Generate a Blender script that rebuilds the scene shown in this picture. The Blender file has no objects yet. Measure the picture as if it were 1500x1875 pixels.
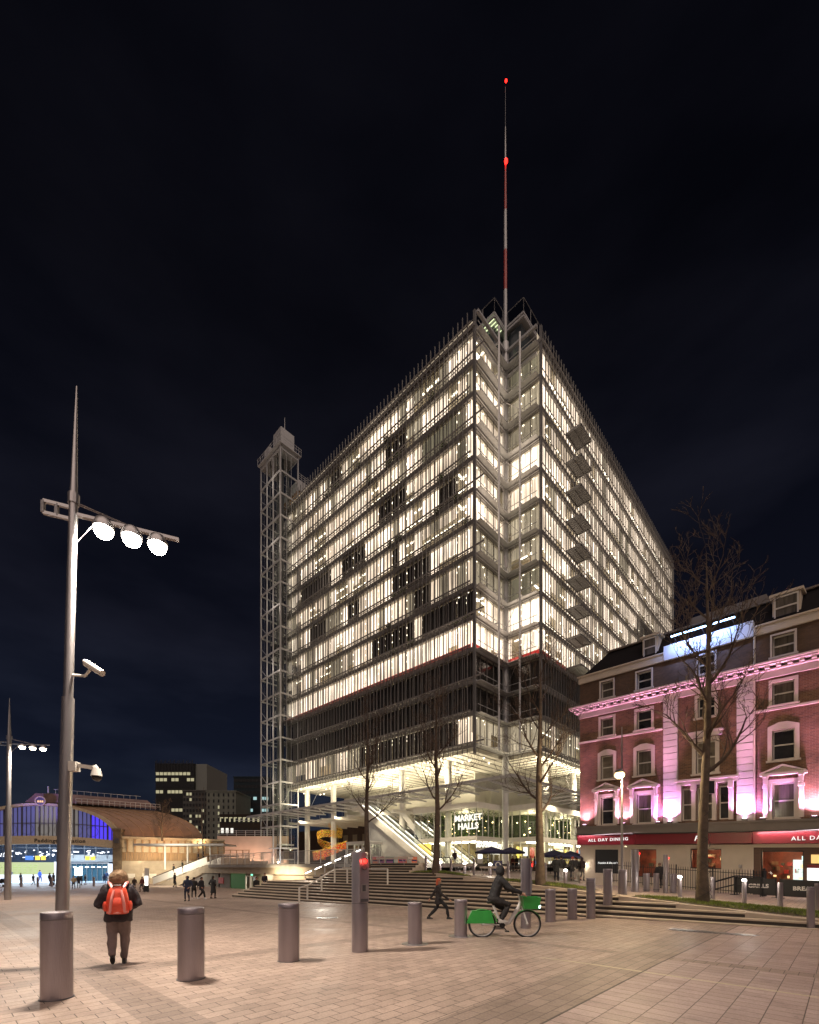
import bpy, bmesh, math, random
from mathutils import Vector, Matrix
R = math.radians
rnd = random.Random(7)
S = bpy.context.scene
COL = S.collection
F, HZ, CH = 838.0, 1588.0, 1.7      # focal length in photo pixels, horizon row, eye height

# ---------------------------------------------------------------- camera
cam = bpy.data.cameras.new('camera'); camo = bpy.data.objects.new('camera', cam); COL.objects.link(camo)
camo.location = (0, 0, CH); camo.rotation_euler = (R(90), 0, 0)
cam.sensor_fit = 'HORIZONTAL'; cam.sensor_width = 36; cam.lens = 36*F/1500
cam.shift_y = (HZ-937.5)/1500; cam.clip_end = 2000; cam.clip_start = 0.1
S.camera = camo
# ---------------------------------------------------------------- night sky, added fill sun, exposure
W = bpy.data.worlds.new('World'); S.world = W; W.use_nodes = True
wn, wl = W.node_tree.nodes, W.node_tree.links
bg = wn['Background']; tc = wn.new('ShaderNodeTexCoord'); sp = wn.new('ShaderNodeSeparateXYZ')
wl.new(tc.outputs['Generated'], sp.inputs[0])
cr = wn.new('ShaderNodeValToRGB'); wl.new(sp.outputs['Z'], cr.inputs[0])
e = cr.color_ramp.elements
e[0].position = 0.0; e[0].color = (.016, .021, .030, 1)
e[1].position = 0.75; e[1].color = (.0019, .0019, .0032, 1)
x = cr.color_ramp.elements.new(.2); x.color = (.0080, .0102, .019, 1)
x = cr.color_ramp.elements.new(.42); x.color = (.0052, .0056, .0100, 1)
nz = wn.new('ShaderNodeTexNoise'); nz.inputs['Scale'].default_value = 2.2; nz.inputs['Detail'].default_value = 5
mp = wn.new('ShaderNodeMapping'); mp.inputs['Scale'].default_value = (1, 1, 3)
wl.new(tc.outputs['Generated'], mp.inputs[0]); wl.new(mp.outputs[0], nz.inputs[0])
nr = wn.new('ShaderNodeValToRGB'); nr.color_ramp.elements[0].position = .42; nr.color_ramp.elements[0].color = (.55, .6, .7, 1)
nr.color_ramp.elements[1].position = .7; nr.color_ramp.elements[1].color = (1.5, 1.5, 1.5, 1)
wl.new(nz.outputs[0], nr.inputs[0])
mx = wn.new('ShaderNodeMix'); mx.data_type = 'RGBA'; mx.blend_type = 'MULTIPLY'; mx.inputs[0].default_value = 1
wl.new(cr.outputs[0], mx.inputs[6]); wl.new(nr.outputs[0], mx.inputs[7]); wl.new(mx.outputs[2], bg.inputs[0])
bg.inputs[1].default_value = .85
sun = bpy.data.lights.new('fill_sun', 'SUN'); suno = bpy.data.objects.new('fill_sun', sun); COL.objects.link(suno)
sun.energy = .95; sun.angle = R(80); sun.color = (1, .79, .68)  # wide warm sun lamp added as soft fill for plaza and facades
suno.rotation_euler = Vector((-.12, .50, -.86)).to_track_quat('-Z', 'Y').to_euler()
S.view_settings.view_transform = 'Standard'; S.view_settings.look = 'None'
S.view_settings.exposure = 0.7; S.view_settings.gamma = 1
S.cycles.max_bounces = 5; S.cycles.diffuse_bounces = 2; S.cycles.glossy_bounces = 2
S.cycles.transmission_bounces = 2; S.cycles.transparent_max_bounces = 10
S.cycles.caustics_reflective = False; S.cycles.caustics_refractive = False
S.cycles.sample_clamp_indirect = 2.0; S.cycles.use_light_tree = True

# ---------------------------------------------------------------- helpers
def V(*a): return Vector(a)
class MB:
    def __init__(s): s.v = []; s.f = []; s.m = []
    def add(s, vs, fs, mi=0):
        n = len(s.v); s.v += [tuple(p) for p in vs]
        s.f += [tuple(i+n for i in f) for f in fs]; s.m += [mi]*len(fs); return s
    def quad(s, a, b, c, d, mi=0): return s.add([a, b, c, d], [(0, 1, 2, 3)], mi)
    def box(s, x0, y0, z0, x1, y1, z1, mi=0):
        if x0 > x1: x0, x1 = x1, x0
        if y0 > y1: y0, y1 = y1, y0
        if z0 > z1: z0, z1 = z1, z0
        vs = [(x, y, z) for z in (z0, z1) for y in (y0, y1) for x in (x0, x1)]
        return s.add(vs, [(0, 2, 3, 1), (4, 5, 7, 6), (0, 1, 5, 4), (2, 6, 7, 3), (0, 4, 6, 2), (1, 3, 7, 5)], mi)
    def prism(s, poly, z0, z1, mi=0):
        n = len(poly); vs = [(p[0], p[1], z0) for p in poly]+[(p[0], p[1], z1) for p in poly]
        fs = [tuple(range(n))[::-1], tuple(range(n, 2*n))]+[(i, (i+1) % n, (i+1) % n+n, i+n) for i in range(n)]
        return s.add(vs, fs, mi)
    def hull(s, prof, y0, y1, axis='y', mi=0):   # profile (a,z) swept along an axis
        n = len(prof)
        g = (lambda a, z, t: (a, t, z)) if axis == 'y' else (lambda a, z, t: (t, a, z))
        vs = [g(a, z, y0) for a, z in prof]+[g(a, z, y1) for a, z in prof]
        fs = [tuple(range(n))[::-1], tuple(range(n, 2*n))]+[(i, (i+1) % n, (i+1) % n+n, i+n) for i in range(n)]
        return s.add(vs, fs, mi)
    def beam(s, p, q, w, h=None, mi=0, up=(0, 0, 1)):
        h = w if h is None else h
        p, q = Vector(p), Vector(q); d = (q-p)
        if d.length < 1e-6: return s
        d.normalize(); u = Vector(up)
        if abs(d.dot(u)) > .99: u = Vector((1, 0, 0))
        a = d.cross(u).normalized()*w/2; b = a.cross(d).normalized()*h/2
        vs = [p-a-b, p+a-b, p+a+b, p-a+b, q-a-b, q+a-b, q+a+b, q-a+b]
        return s.add(vs, [(0, 1, 2, 3), (7, 6, 5, 4), (0, 4, 5, 1), (1, 5, 6, 2), (2, 6, 7, 3), (3, 7, 4, 0)], mi)
    def tube(s, pts, rad, n=8, mi=0, cap=True):
        pts = [Vector(p) for p in pts]; k = len(pts)
        if not isinstance(rad, (list, tuple)): rad = [rad]*k
        vs = []; fs = []; a = None
        for i, p in enumerate(pts):
            d = (pts[min(i+1, k-1)]-pts[max(i-1, 0)]).normalized()
            if a is None:
                u = Vector((0, 0, 1)) if abs(d.z) < .9 else Vector((1, 0, 0)); a = d.cross(u).normalized()
            else:
                a = (a-d*a.dot(d)).normalized()
            b = d.cross(a)
            for j in range(n):
                t = 2*math.pi*j/n; vs.append(p+(a*math.cos(t)+b*math.sin(t))*rad[i])
        for i in range(k-1):
            for j in range(n):
                fs.append((i*n+j, i*n+(j+1) % n, (i+1)*n+(j+1) % n, (i+1)*n+j))
        if cap: fs += [tuple(range(n))[::-1], tuple(range((k-1)*n, k*n))]
        return s.add(vs, fs, mi)
    def lathe(s, prof, c=(0, 0, 0), n=24, mi=0):
        vs = []; fs = []; k = len(prof)
        for r, z in prof:
            for j in range(n):
                t = 2*math.pi*j/n; vs.append((c[0]+r*math.cos(t), c[1]+r*math.sin(t), c[2]+z))
        for i in range(k-1):
            for j in range(n): fs.append((i*n+j, i*n+(j+1) % n, (i+1)*n+(j+1) % n, (i+1)*n+j))
        fs += [tuple(range(n))[::-1], tuple(range((k-1)*n, k*n))]
        return s.add(vs, fs, mi)
    def ball(s, c, r, n=10, mi=0, sq=(1, 1, 1)):
        m = n//2; prof = [(math.sin(math.pi*i/m), -math.cos(math.pi*i/m)) for i in range(m+1)]
        prof[0] = (.001, -1); prof[-1] = (.001, 1)
        k = len(s.v); s.lathe([(a*r, z*r) for a, z in prof], (0, 0, 0), n, mi)
        for i in range(k, len(s.v)):
            p = s.v[i]; s.v[i] = (c[0]+p[0]*sq[0], c[1]+p[1]*sq[1], c[2]+p[2]*sq[2])
        return s
    def build(s, name, mats, parent=None, smooth=False, xf=None, label=None):
        me = bpy.data.meshes.new(name)
        vs = [xf(p) for p in s.v] if xf else s.v
        me.from_pydata(vs, [], s.f)
        if not isinstance(mats, (list, tuple)): mats = [mats]
        for m in mats: me.materials.append(m)
        if len(mats) > 1: me.polygons.foreach_set('material_index', s.m)
        if smooth:
            me.polygons.foreach_set('use_smooth', [True]*len(me.polygons))
        me.update()
        o = bpy.data.objects.new(name, me); COL.objects.link(o)
        if smooth:
            try: me.set_sharp_from_angle(angle=R(40))
            except Exception: pass
        if parent: o.parent = parent
        if label: o['label'] = label
        return o
def tag(o, label=None, cat=None, group=None, kind=None):
    for k, v in (('label', label), ('category', cat), ('group', group), ('kind', kind)):
        if v: o[k] = v
    return o
def thing(name, label, cat, loc=(0, 0, 0), rotz=0, group=None):
    o = bpy.data.objects.new(name, None); COL.objects.link(o); o.empty_display_size = .2
    o.location = loc; o.rotation_euler = (0, 0, rotz)
    return tag(o, label, cat, group)
def dup(root, loc=None, rotz=None, label=None, group=None, scale=None):
    def cp(o, par):
        c = o.copy(); COL.objects.link(c)
        if par: c.parent = par
        for ch in o.children: cp(ch, c)
        return c
    r = cp(root, None)
    if loc is not None: r.location = loc
    if rotz is not None: r.rotation_euler = (0, 0, rotz)
    if scale is not None: r.scale = scale
    if label: r['label'] = label
    if group: r['group'] = group
    return r
def struct(o, label=None): o['kind'] = 'structure'; return o
def lamp(name, kind, loc, power, col=(1, 1, 1), aim=None, size=.2, spot=None, blend=.5, parent=None, sizey=None):
    l = bpy.data.lights.new(name, kind); o = bpy.data.objects.new(name, l); COL.objects.link(o)
    l.energy = power; l.color = col
    if kind == 'AREA':
        l.size = size
        if sizey: l.shape = 'RECTANGLE'; l.size_y = sizey
    else: l.shadow_soft_size = size
    if spot: l.spot_size = R(spot); l.spot_blend = blend
    o.location = loc
    if aim: o.rotation_euler = (Vector(aim)-Vector(loc)).to_track_quat('-Z', 'Y').to_euler()
    if parent: o.parent = parent
    return o

# ---------------------------------------------------------------- materials
def mat(name, col, rough=.6, metal=0, var=0, scale=6, bump=0, bscale=60, spec=.5, emit=None, es=0, stretch=(1, 1, 1), coat=0):
    m = bpy.data.materials.new(name); m.use_nodes = True; N, L = m.node_tree.nodes, m.node_tree.links
    b = N['Principled BSDF']; b.inputs['Roughness'].default_value = rough; b.inputs['Metallic'].default_value = metal
    b.inputs['Base Color'].default_value = (*col, 1); b.inputs['Specular IOR Level'].default_value = spec
    if coat: b.inputs['Coat Weight'].default_value = coat
    t = None
    if var or bump:
        t = N.new('ShaderNodeTexCoord'); mpn = N.new('ShaderNodeMapping'); L.new(t.outputs['Object'], mpn.inputs[0])
        mpn.inputs['Scale'].default_value = stretch
    if var:
        n = N.new('ShaderNodeTexNoise'); n.inputs['Scale'].default_value = scale; n.inputs['Detail'].default_value = 6
        L.new(mpn.outputs[0], n.inputs[0])
        r = N.new('ShaderNodeMapRange'); r.inputs[1].default_value = .3; r.inputs[2].default_value = .7
        r.inputs[3].default_value = 1-var; r.inputs[4].default_value = 1+var; L.new(n.outputs[0], r.inputs[0])
        h = N.new('ShaderNodeHueSaturation'); h.inputs['Color'].default_value = (*col, 1); L.new(r.outputs[0], h.inputs['Value'])
        L.new(h.outputs[0], b.inputs['Base Color'])
        r2 = N.new('ShaderNodeMapRange'); r2.inputs[3].default_value = max(0, rough-.1); r2.inputs[4].default_value = min(1, rough+.12)
        L.new(n.outputs[0], r2.inputs[0]); L.new(r2.outputs[0], b.inputs['Roughness'])
    if bump:
        n2 = N.new('ShaderNodeTexNoise'); n2.inputs['Scale'].default_value = bscale; n2.inputs['Detail'].default_value = 4
        L.new(mpn.outputs[0], n2.inputs[0]); bp = N.new('ShaderNodeBump'); bp.inputs['Strength'].default_value = bump
        bp.inputs['Distance'].default_value = .02; L.new(n2.outputs[0], bp.inputs['Height']); L.new(bp.outputs[0], b.inputs['Normal'])
    if emit: b.inputs['Emission Color'].default_value = (*emit, 1); b.inputs['Emission Strength'].default_value = es
    return m
def glow(name, col, s): return mat(name, (.02, .02, .02), .5, emit=col, es=s)
def blindmat(name, col, s):   # lit translucent blind cloth: vertical pleats, uneven room light put into the emission
    m = bpy.data.materials.new(name); m.use_nodes = True; N, L = m.node_tree.nodes, m.node_tree.links
    b = N['Principled BSDF']; b.inputs['Base Color'].default_value = (.3, .27, .22, 1); b.inputs['Roughness'].default_value = .8
    b.inputs['Emission Color'].default_value = (*col, 1)
    t = N.new('ShaderNodeTexCoord'); p = N.new('ShaderNodeMapping'); p.inputs['Scale'].default_value = (4.6, 4.6, .2)
    L.new(t.outputs['Object'], p.inputs[0]); n = N.new('ShaderNodeTexNoise'); n.inputs['Scale'].default_value = 1; n.inputs['Detail'].default_value = 3
    L.new(p.outputs[0], n.inputs[0]); r = N.new('ShaderNodeMapRange'); r.inputs[1].default_value = .33; r.inputs[2].default_value = .67
    r.inputs[3].default_value = s*.45; r.inputs[4].default_value = s*1.45; L.new(n.outputs[0], r.inputs[0])
    n2 = N.new('ShaderNodeTexNoise'); n2.inputs['Scale'].default_value = .16; n2.inputs['Detail'].default_value = 2; L.new(t.outputs['Object'], n2.inputs[0])
    r2 = N.new('ShaderNodeMapRange'); r2.inputs[1].default_value = .35; r2.inputs[2].default_value = .65; r2.inputs[3].default_value = .6; r2.inputs[4].default_value = 1.3; L.new(n2.outputs[0], r2.inputs[0])
    k = N.new('ShaderNodeMath'); k.operation = 'MULTIPLY'; L.new(r.outputs[0], k.inputs[0]); L.new(r2.outputs[0], k.inputs[1])
    L.new(k.outputs[0], b.inputs['Emission Strength']); return m
def glassmat(name, tint=(1, 1, 1), refl=.08, rough=.03):
    m = bpy.data.materials.new(name); m.use_nodes = True; N, L = m.node_tree.nodes, m.node_tree.links
    N.remove(N['Principled BSDF']); o = N['Material Output']
    t = N.new('ShaderNodeBsdfTransparent'); t.inputs[0].default_value = (*tint, 1)
    g = N.new('ShaderNodeBsdfGlossy'); g.inputs['Roughness'].default_value = rough
    f = N.new('ShaderNodeLayerWeight'); f.inputs[0].default_value = .5
    p5 = N.new('ShaderNodeMath'); p5.operation = 'POWER'; p5.inputs[1].default_value = 5; L.new(f.outputs['Facing'], p5.inputs[0])
    a = N.new('ShaderNodeMath'); a.operation = 'ADD'; a.inputs[1].default_value = .035+refl*.5; a.use_clamp = True; L.new(p5.outputs[0], a.inputs[0])
    x = N.new('ShaderNodeMixShader'); L.new(a.outputs[0], x.inputs[0]); L.new(t.outputs[0], x.inputs[1]); L.new(g.outputs[0], x.inputs[2])
    L.new(x.outputs[0], o.inputs[0]); return m
RD = V(.690, .724, 0); LD = V(-.724, .690, 0)        # street grid: away to the right / away to the left
def paving(name, base, zones=True, width=.45, row=.25, rough=.45):
    m = bpy.data.materials.new(name); m.use_nodes = True; N, L = m.node_tree.nodes, m.node_tree.links
    b = N['Principled BSDF']; g = N.new('ShaderNodeNewGeometry')
    def dot(v):
        d = N.new('ShaderNodeVectorMath'); d.operation = 'DOT_PRODUCT'; d.inputs[1].default_value = v; L.new(g.outputs['Position'], d.inputs[0]); return d.outputs['Value']
    def mth(op, a, c=None):
        k = N.new('ShaderNodeMath'); k.operation = op
        for i, q in enumerate((a, c)):
            if q is None: continue
            if isinstance(q, (int, float)): k.inputs[i].default_value = q
            else: L.new(q, k.inputs[i])
        return k.outputs[0]
    u, v = dot(RD), dot(LD)
    cx = N.new('ShaderNodeCombineXYZ'); L.new(u, cx.inputs[0]); L.new(v, cx.inputs[1])
    def brick(w, h, off, c1, c2, mo, ms=.006):
        k = N.new('ShaderNodeTexBrick'); k.offset = off; k.squash = 1; L.new(cx.outputs[0], k.inputs['Vector'])
        k.inputs['Scale'].default_value = 1; k.inputs['Brick Width'].default_value = w; k.inputs['Row Height'].default_value = h
        k.inputs['Mortar Size'].default_value = ms; k.inputs['Mortar Smooth'].default_value = .3; k.inputs['Bias'].default_value = 0
        k.inputs['Color1'].default_value = (*c1, 1); k.inputs['Color2'].default_value = (*c2, 1); k.inputs['Mortar'].default_value = (*mo, 1); return k
    c1 = tuple(c*1.16 for c in base); c2 = tuple(c*.90 for c in base); mo = tuple(c*.22 for c in base)
    A = brick(width, row, .5, c1, c2, mo)
    col, fac = A.outputs['Color'], A.outputs['Fac']
    def mix(f, a, c, mode='MIX'):
        k = N.new('ShaderNodeMix'); k.data_type = 'RGBA'; k.blend_type = mode
        for i, q in ((0, f), (6, a), (7, c)):
            if isinstance(q, (int, float)): k.inputs[i].default_value = q
            elif isinstance(q, tuple): k.inputs[i].default_value = (*q, 1)
            else: L.new(q, k.inputs[i])
        return k.outputs[2]
    rb = rough
    if zones:
        Bk = brick(.21, .34, .37, (base[0]*1.2, base[1]*1.2, base[2]*1.34), (base[0]*.94, base[1]*.93, base[2]*1.0), mo, .006)
        Ck = brick(.34, .18, .5, tuple(c*.84 for c in base), tuple(c*.66 for c in base), mo, .006)
        right = mth('LESS_THAN', v, 2.4)
        col = mix(right, col, Bk.outputs['Color'])
        fm = mth('ADD', mth('MULTIPLY', right, Bk.outputs['Fac']), mth('MULTIPLY', mth('SUBTRACT', 1, right), fac))
        b1 = mth('MULTIPLY', mth('GREATER_THAN', v, 2.4), mth('LESS_THAN', v, 3.3))
        b2 = mth('MULTIPLY', mth('MULTIPLY', mth('GREATER_THAN', u, 1.6), mth('LESS_THAN', u, 2.15)), mth('GREATER_THAN', v, 3.3))
        b3 = mth('MULTIPLY', mth('GREATER_THAN', u, 9.4), mth('LESS_THAN', u, 9.75))
        b4 = mth('MULTIPLY', mth('GREATER_THAN', v, 8.4), mth('LESS_THAN', v, 8.85))
        bb = mth('MINIMUM', mth('ADD', mth('ADD', b1, b4), mth('ADD', b2, b3)), 1)
        col = mix(bb, col, Ck.outputs['Color'])
        yl = mth('MULTIPLY', mth('MULTIPLY', mth('GREATER_THAN', u, 7.97), mth('LESS_THAN', u, 8.05)), mth('LESS_THAN', v, 4.2))
        col = mix(mth('MULTIPLY', yl, .75), col, (.50, .43, .28)); fac = fm
        gv = mth('MULTIPLY', mth('GREATER_THAN', v, 2.375), mth('LESS_THAN', v, 2.405)); col = mix(mth('MULTIPLY', gv, .85), col, (.03, .022, .018))
    n = N.new('ShaderNodeTexNoise'); n.inputs['Scale'].default_value = .35; n.inputs['Detail'].default_value = 8; n.inputs['Roughness'].default_value = .65; L.new(g.outputs['Position'], n.inputs[0])
    n3 = N.new('ShaderNodeTexNoise'); n3.inputs['Scale'].default_value = 38; n3.inputs['Detail'].default_value = 3; L.new(g.outputs['Position'], n3.inputs[0])
    mr = N.new('ShaderNodeMapRange'); mr.inputs[1].default_value = .3; mr.inputs[2].default_value = .7; mr.inputs[3].default_value = .78; mr.inputs[4].default_value = 1.15; L.new(n.outputs[0], mr.inputs[0])
    mr3 = N.new('ShaderNodeMapRange'); mr3.inputs[1].default_value = .25; mr3.inputs[2].default_value = .75; mr3.inputs[3].default_value = .82; mr3.inputs[4].default_value = 1.16; L.new(n3.outputs[0], mr3.inputs[0])
    n4 = N.new('ShaderNodeTexVoronoi'); n4.inputs['Scale'].default_value = 1.9; L.new(g.outputs['Position'], n4.inputs[0])   # trodden gum spots
    gm = N.new('ShaderNodeMapRange'); gm.inputs[1].default_value = .035; gm.inputs[2].default_value = .05; gm.inputs[3].default_value = .62; gm.inputs[4].default_value = 1; L.new(n4.outputs['Distance'], gm.inputs[0])
    n5 = N.new('ShaderNodeTexNoise'); n5.inputs['Scale'].default_value = 2.3; n5.inputs['Detail'].default_value = 9; n5.inputs['Roughness'].default_value = .75; L.new(g.outputs['Position'], n5.inputs[0])
    m5 = N.new('ShaderNodeMapRange'); m5.inputs[1].default_value = .34; m5.inputs[2].default_value = .5; m5.inputs[3].default_value = .74; m5.inputs[4].default_value = 1.0; L.new(n5.outputs[0], m5.inputs[0])
    pr = mth('MULTIPLY', mth('MULTIPLY', mr.outputs[0], mr3.outputs[0]), mth('MULTIPLY', gm.outputs[0], m5.outputs[0]))
    cc = N.new('ShaderNodeCombineXYZ'); [L.new(pr, cc.inputs[i]) for i in range(3)]
    col = mix(1.0, col, cc.outputs[0], 'MULTIPLY'); L.new(col, b.inputs['Base Color'])
    rr = N.new('ShaderNodeMapRange'); rr.inputs[1].default_value = .3; rr.inputs[2].default_value = .7; rr.inputs[3].default_value = rb-.1; rr.inputs[4].default_value = rb+.2
    L.new(n.outputs[0], rr.inputs[0]); L.new(rr.outputs[0], b.inputs['Roughness'])
    bp = N.new('ShaderNodeBump'); bp.inputs['Strength'].default_value = .5; bp.inputs['Distance'].default_value = .008
    hh = mth('ADD', mth('MULTIPLY', fac, -1), mth('MULTIPLY', n3.outputs[0], .35)); L.new(hh, bp.inputs['Height']); L.new(bp.outputs[0], b.inputs['Normal'])
    return m
def brickwall(name, c1, c2, mo, bw=.225, bh=.075, rough=.8):
    m = bpy.data.materials.new(name); m.use_nodes = True; N, L = m.node_tree.nodes, m.node_tree.links; b = N['Principled BSDF']
    t = N.new('ShaderNodeTexCoord'); s = N.new('ShaderNodeSeparateXYZ'); c = N.new('ShaderNodeCombineXYZ')
    L.new(t.outputs['Object'], s.inputs[0]); ad = N.new('ShaderNodeMath'); L.new(s.outputs[0], ad.inputs[0]); L.new(s.outputs[1], ad.inputs[1])
    L.new(ad.outputs[0], c.inputs[0]); L.new(s.outputs[2], c.inputs[1])
    k = N.new('ShaderNodeTexBrick'); L.new(c.outputs[0], k.inputs[0]); k.inputs['Scale'].default_value = 1
    k.inputs['Brick Width'].default_value = bw; k.inputs['Row Height'].default_value = bh; k.inputs['Mortar Size'].default_value = .006
    k.inputs['Color1'].default_value = (*c1, 1); k.inputs['Color2'].default_value = (*c2, 1); k.inputs['Mortar'].default_value = (*mo, 1)
    n = N.new('ShaderNodeTexNoise'); n.inputs['Scale'].default_value = 1.3; n.inputs['Detail'].default_value = 7; L.new(t.outputs['Object'], n.inputs[0])
    r = N.new('ShaderNodeMapRange'); r.inputs[1].default_value = .3; r.inputs[2].default_value = .7; r.inputs[3].default_value = .7; r.inputs[4].default_value = 1.25; L.new(n.outputs[0], r.inputs[0])
    h = N.new('ShaderNodeHueSaturation'); L.new(k.outputs[0], h.inputs['Color']); L.new(r.outputs[0], h.inputs['Value']); L.new(h.outputs[0], b.inputs['Base Color'])
    b.inputs['Roughness'].default_value = rough
    bp = N.new('ShaderNodeBump'); bp.inputs['Strength'].default_value = .6; bp.inputs['Distance'].default_value = .01; bp.invert = True
    L.new(k.outputs['Fac'], bp.inputs['Height']); L.new(bp.outputs[0], b.inputs['Normal']); return m
M = {}
M['steel'] = mat('brushed_steel', (.42, .40, .40), .34, .85, .08, 3, .15, 120, stretch=(1, 1, .1))
M['steel_dk'] = mat('dark_steel', (.12, .12, .13), .4, .6, .1)
M['paint'] = mat('grey_painted_steel', (.54, .54, .535), .5, .2, .06, 2)
M['fin'] = mat('facade_metal', (.23, .225, .22), .45, .4, .08, 2)
M['slab'] = mat('slab_edge_metal', (.27, .255, .24), .5, .3, .12, 1.5)
M['white'] = mat('white_paint', (.72, .70, .64), .5, 0, .05, 2)
M['soffit'] = mat('soffit_panels', (.70, .67, .58), .55, 0, .06, .6)
M['silver'] = mat('silver_paint', (.62, .62, .61), .42, .3, .05, 2)
M['dark'] = mat('dark_interior', (.03, .028, .028), .6, 0, .3, .4)
M['inwall'] = mat('interior_wall', (.55, .47, .36), .7, 0, .25, .35)
M['glass'] = glassmat('clear_glass', (.93, .96, .94), .05)
M['glass_dk'] = glassmat('smoked_glass', (.5, .52, .52), .12)
M['frost'] = mat('tinted_parapet_glass', (.09, .11, .12), .15, .0, spec=.8)
M['black'] = mat('black_paint', (.015, .015, .017), .45)
M['stone'] = mat('pale_stone', (.40, .34, .26), .7, 0, .15, 1.2, .2, 30)
M['conc'] = mat('concrete', (.30, .29, .27), .75, 0, .15, 1.0, .2, 20)
M['wood'] = mat('timber_cladding', (.30, .19, .10), .6, 0, .3, 1.5, stretch=(6, 6, .3))
M['red'] = mat('red_paint', (.42, .03, .02), .4)
M['orange'] = mat('orange_paint', (.7, .18, .03), .4)
M['yellow'] = mat('yellow_paint', (.75, .5, .05), .4)
M['bark'] = mat('tree_bark', (.115, .085, .06), .85, 0, .35, 5, .6, 25)
M['twig'] = mat('twig_bark', (.085, .058, .042), .85, 0, .3, 5)
M['leaf'] = mat('green_leaves', (.09, .16, .03), .6, 0, .4, 3)
M['grass'] = mat('grass_blades', (.19, .25, .035), .7, 0, .5, 2)
M['soil'] = mat('soil', (.07, .06, .03), .9, 0, .4, 6)
M['lampw'] = glow('lit_lamp_lens', (1, .93, .82), 60)
M['lampm'] = glow('lit_far_lamp', (1, .85, .62), 25)
M['bulb'] = glow('lit_bollard_head', (1, .93, .82), 14)
M['redled'] = glow('red_lamp', (1, .012, .008), 5)
# ---------------------------------------------------------------- terrain
EX, EY = 11.5, 13.2; QX, QY = -.772, .635; NX, NY = .635, .772
def qv(x, y): return (x-EX)*QX+(y-EY)*QY, (x-EX)*NX+(y-EY)*NY
def xy(q, v): return EX+QX*q+NX*v, EY+QY*q+NY*v
def clamp(a, lo, hi): return max(lo, min(hi, a))
def ground0(x, y): return -.018*(clamp(y, 8, 45)-8)
RZ, TR = .16, .34
def lz(i): return -.40+RZ*i
def lv(i): return TR*(i-2)
def Zq(q): return clamp(.12+.08*q, .08, 1.36)
def lq(i): return (lz(i)-.12)/.08 if i > 3 else -14.0
def lql(i): return 31-.2*(i-1) if i <= 7 else 24.5
def terr(q, v):
    z = Zq(q); k = clamp((v-2)/13, 0, 1); k = k*k*(3-2*k)
    z -= .0475*clamp(q, 0, 12)*clamp((22-q)/10, 0, 1)*k
    if q > 14: z += .34*clamp((q-14)/10, 0, 1)*clamp((v-6)/14, 0, 1)
    return z
def G(x, y):
    q, v = qv(x, y); g = ground0(x, y)
    if q > 24.5:
        vd = 6.9+(q-22)*.076
        if v > vd: return 2.0
        if q > 31: return g
    if v < lv(1): return g
    top = g
    for i in range(1, 12):
        if v >= lv(i) and q <= lql(i) and q >= lq(i): top = max(top, lz(i))
    if q <= 24.5:
        i = 11
        while i > 3 and q < lq(i): i -= 1
        if v >= lv(i)+TR: top = max(top, terr(q, v))
    for j in range(8, 16):
        if v >= 4.2+TR*(j-8) and 20 < q < 28.5-.9*(j-8): top = max(top, lz(j))
    return top
def hit(px, py, dmin=3, dmax=120):
    a, b = (px-750)/F, (HZ-py)/F; d = dmin
    while d < dmax:
        if CH+b*d <= G(a*d, d): return V(a*d, d, G(a*d, d))
        d += .02 if d < 40 else .1
    return V(a*60, 60, G(a*60, 60))
def at(px, d, z=0): return V((px-750)/F*d, d, z)
def zat(py, d): return CH+(HZ-py)/F*d
# ================================================================ ground
PAVE = paving('plaza_paving', (.365, .278, .228), rough=.5, width=.33, row=.185)
PAVT = paving('terrace_paving', (.40, .325, .26), zones=False, width=.4, row=.2, rough=.5)
M['step'] = mat('step_stone', (.50, .42, .33), .6, 0, .15, 1.4, .15, 25)
g = MB(); ys = [-60, -20, 0, 4, 8, 12, 16, 20, 26, 32, 38, 45, 70, 120, 300, 1500]; xs = [-1500, -300, -120, -60, -30, -10, 0, 10, 20, 60, 300, 1500]
g.v = [(x, y, ground0(x, y)) for y in ys for x in xs]; nx = len(xs)
g.f = [(j*nx+i, j*nx+i+1, (j+1)*nx+i+1, (j+1)*nx+i) for j in range(len(ys)-1) for i in range(nx-1)]; g.m = [0]*len(g.f)
struct(g.build('ground', PAVE))
# steps: every level one solid tread block; dark strips on the risers set just proud of the block
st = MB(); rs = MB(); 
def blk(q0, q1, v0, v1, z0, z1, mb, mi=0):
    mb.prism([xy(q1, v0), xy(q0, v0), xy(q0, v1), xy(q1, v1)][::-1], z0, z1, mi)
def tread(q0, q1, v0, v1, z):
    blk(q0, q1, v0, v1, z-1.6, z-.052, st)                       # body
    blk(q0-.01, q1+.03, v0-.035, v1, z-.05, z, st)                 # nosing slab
    blk(q0+.01, q1-.01, v0-.008, v0+.002, z-.150, z-.056, rs)     # dark strip on the riser face
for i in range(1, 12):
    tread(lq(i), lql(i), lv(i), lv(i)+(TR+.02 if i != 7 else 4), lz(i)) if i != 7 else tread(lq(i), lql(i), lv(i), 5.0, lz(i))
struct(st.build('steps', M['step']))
struct(rs.build('riser_strips', mat('dark_risers', (.055, .047, .04), .8)))
st2 = MB(); rs2 = MB(); st, rs = st2, rs2
for j in range(8, 16):
    tread(19.5, 28.5-.45*(j-8), 4.2+TR*(j-8), 4.2+TR*(j-8)+TR+.3, lz(j))
struct(st.build('upper_steps', M['step'])); struct(rs.build('upper_riser_strips', bpy.data.materials['dark_risers']))
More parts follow.
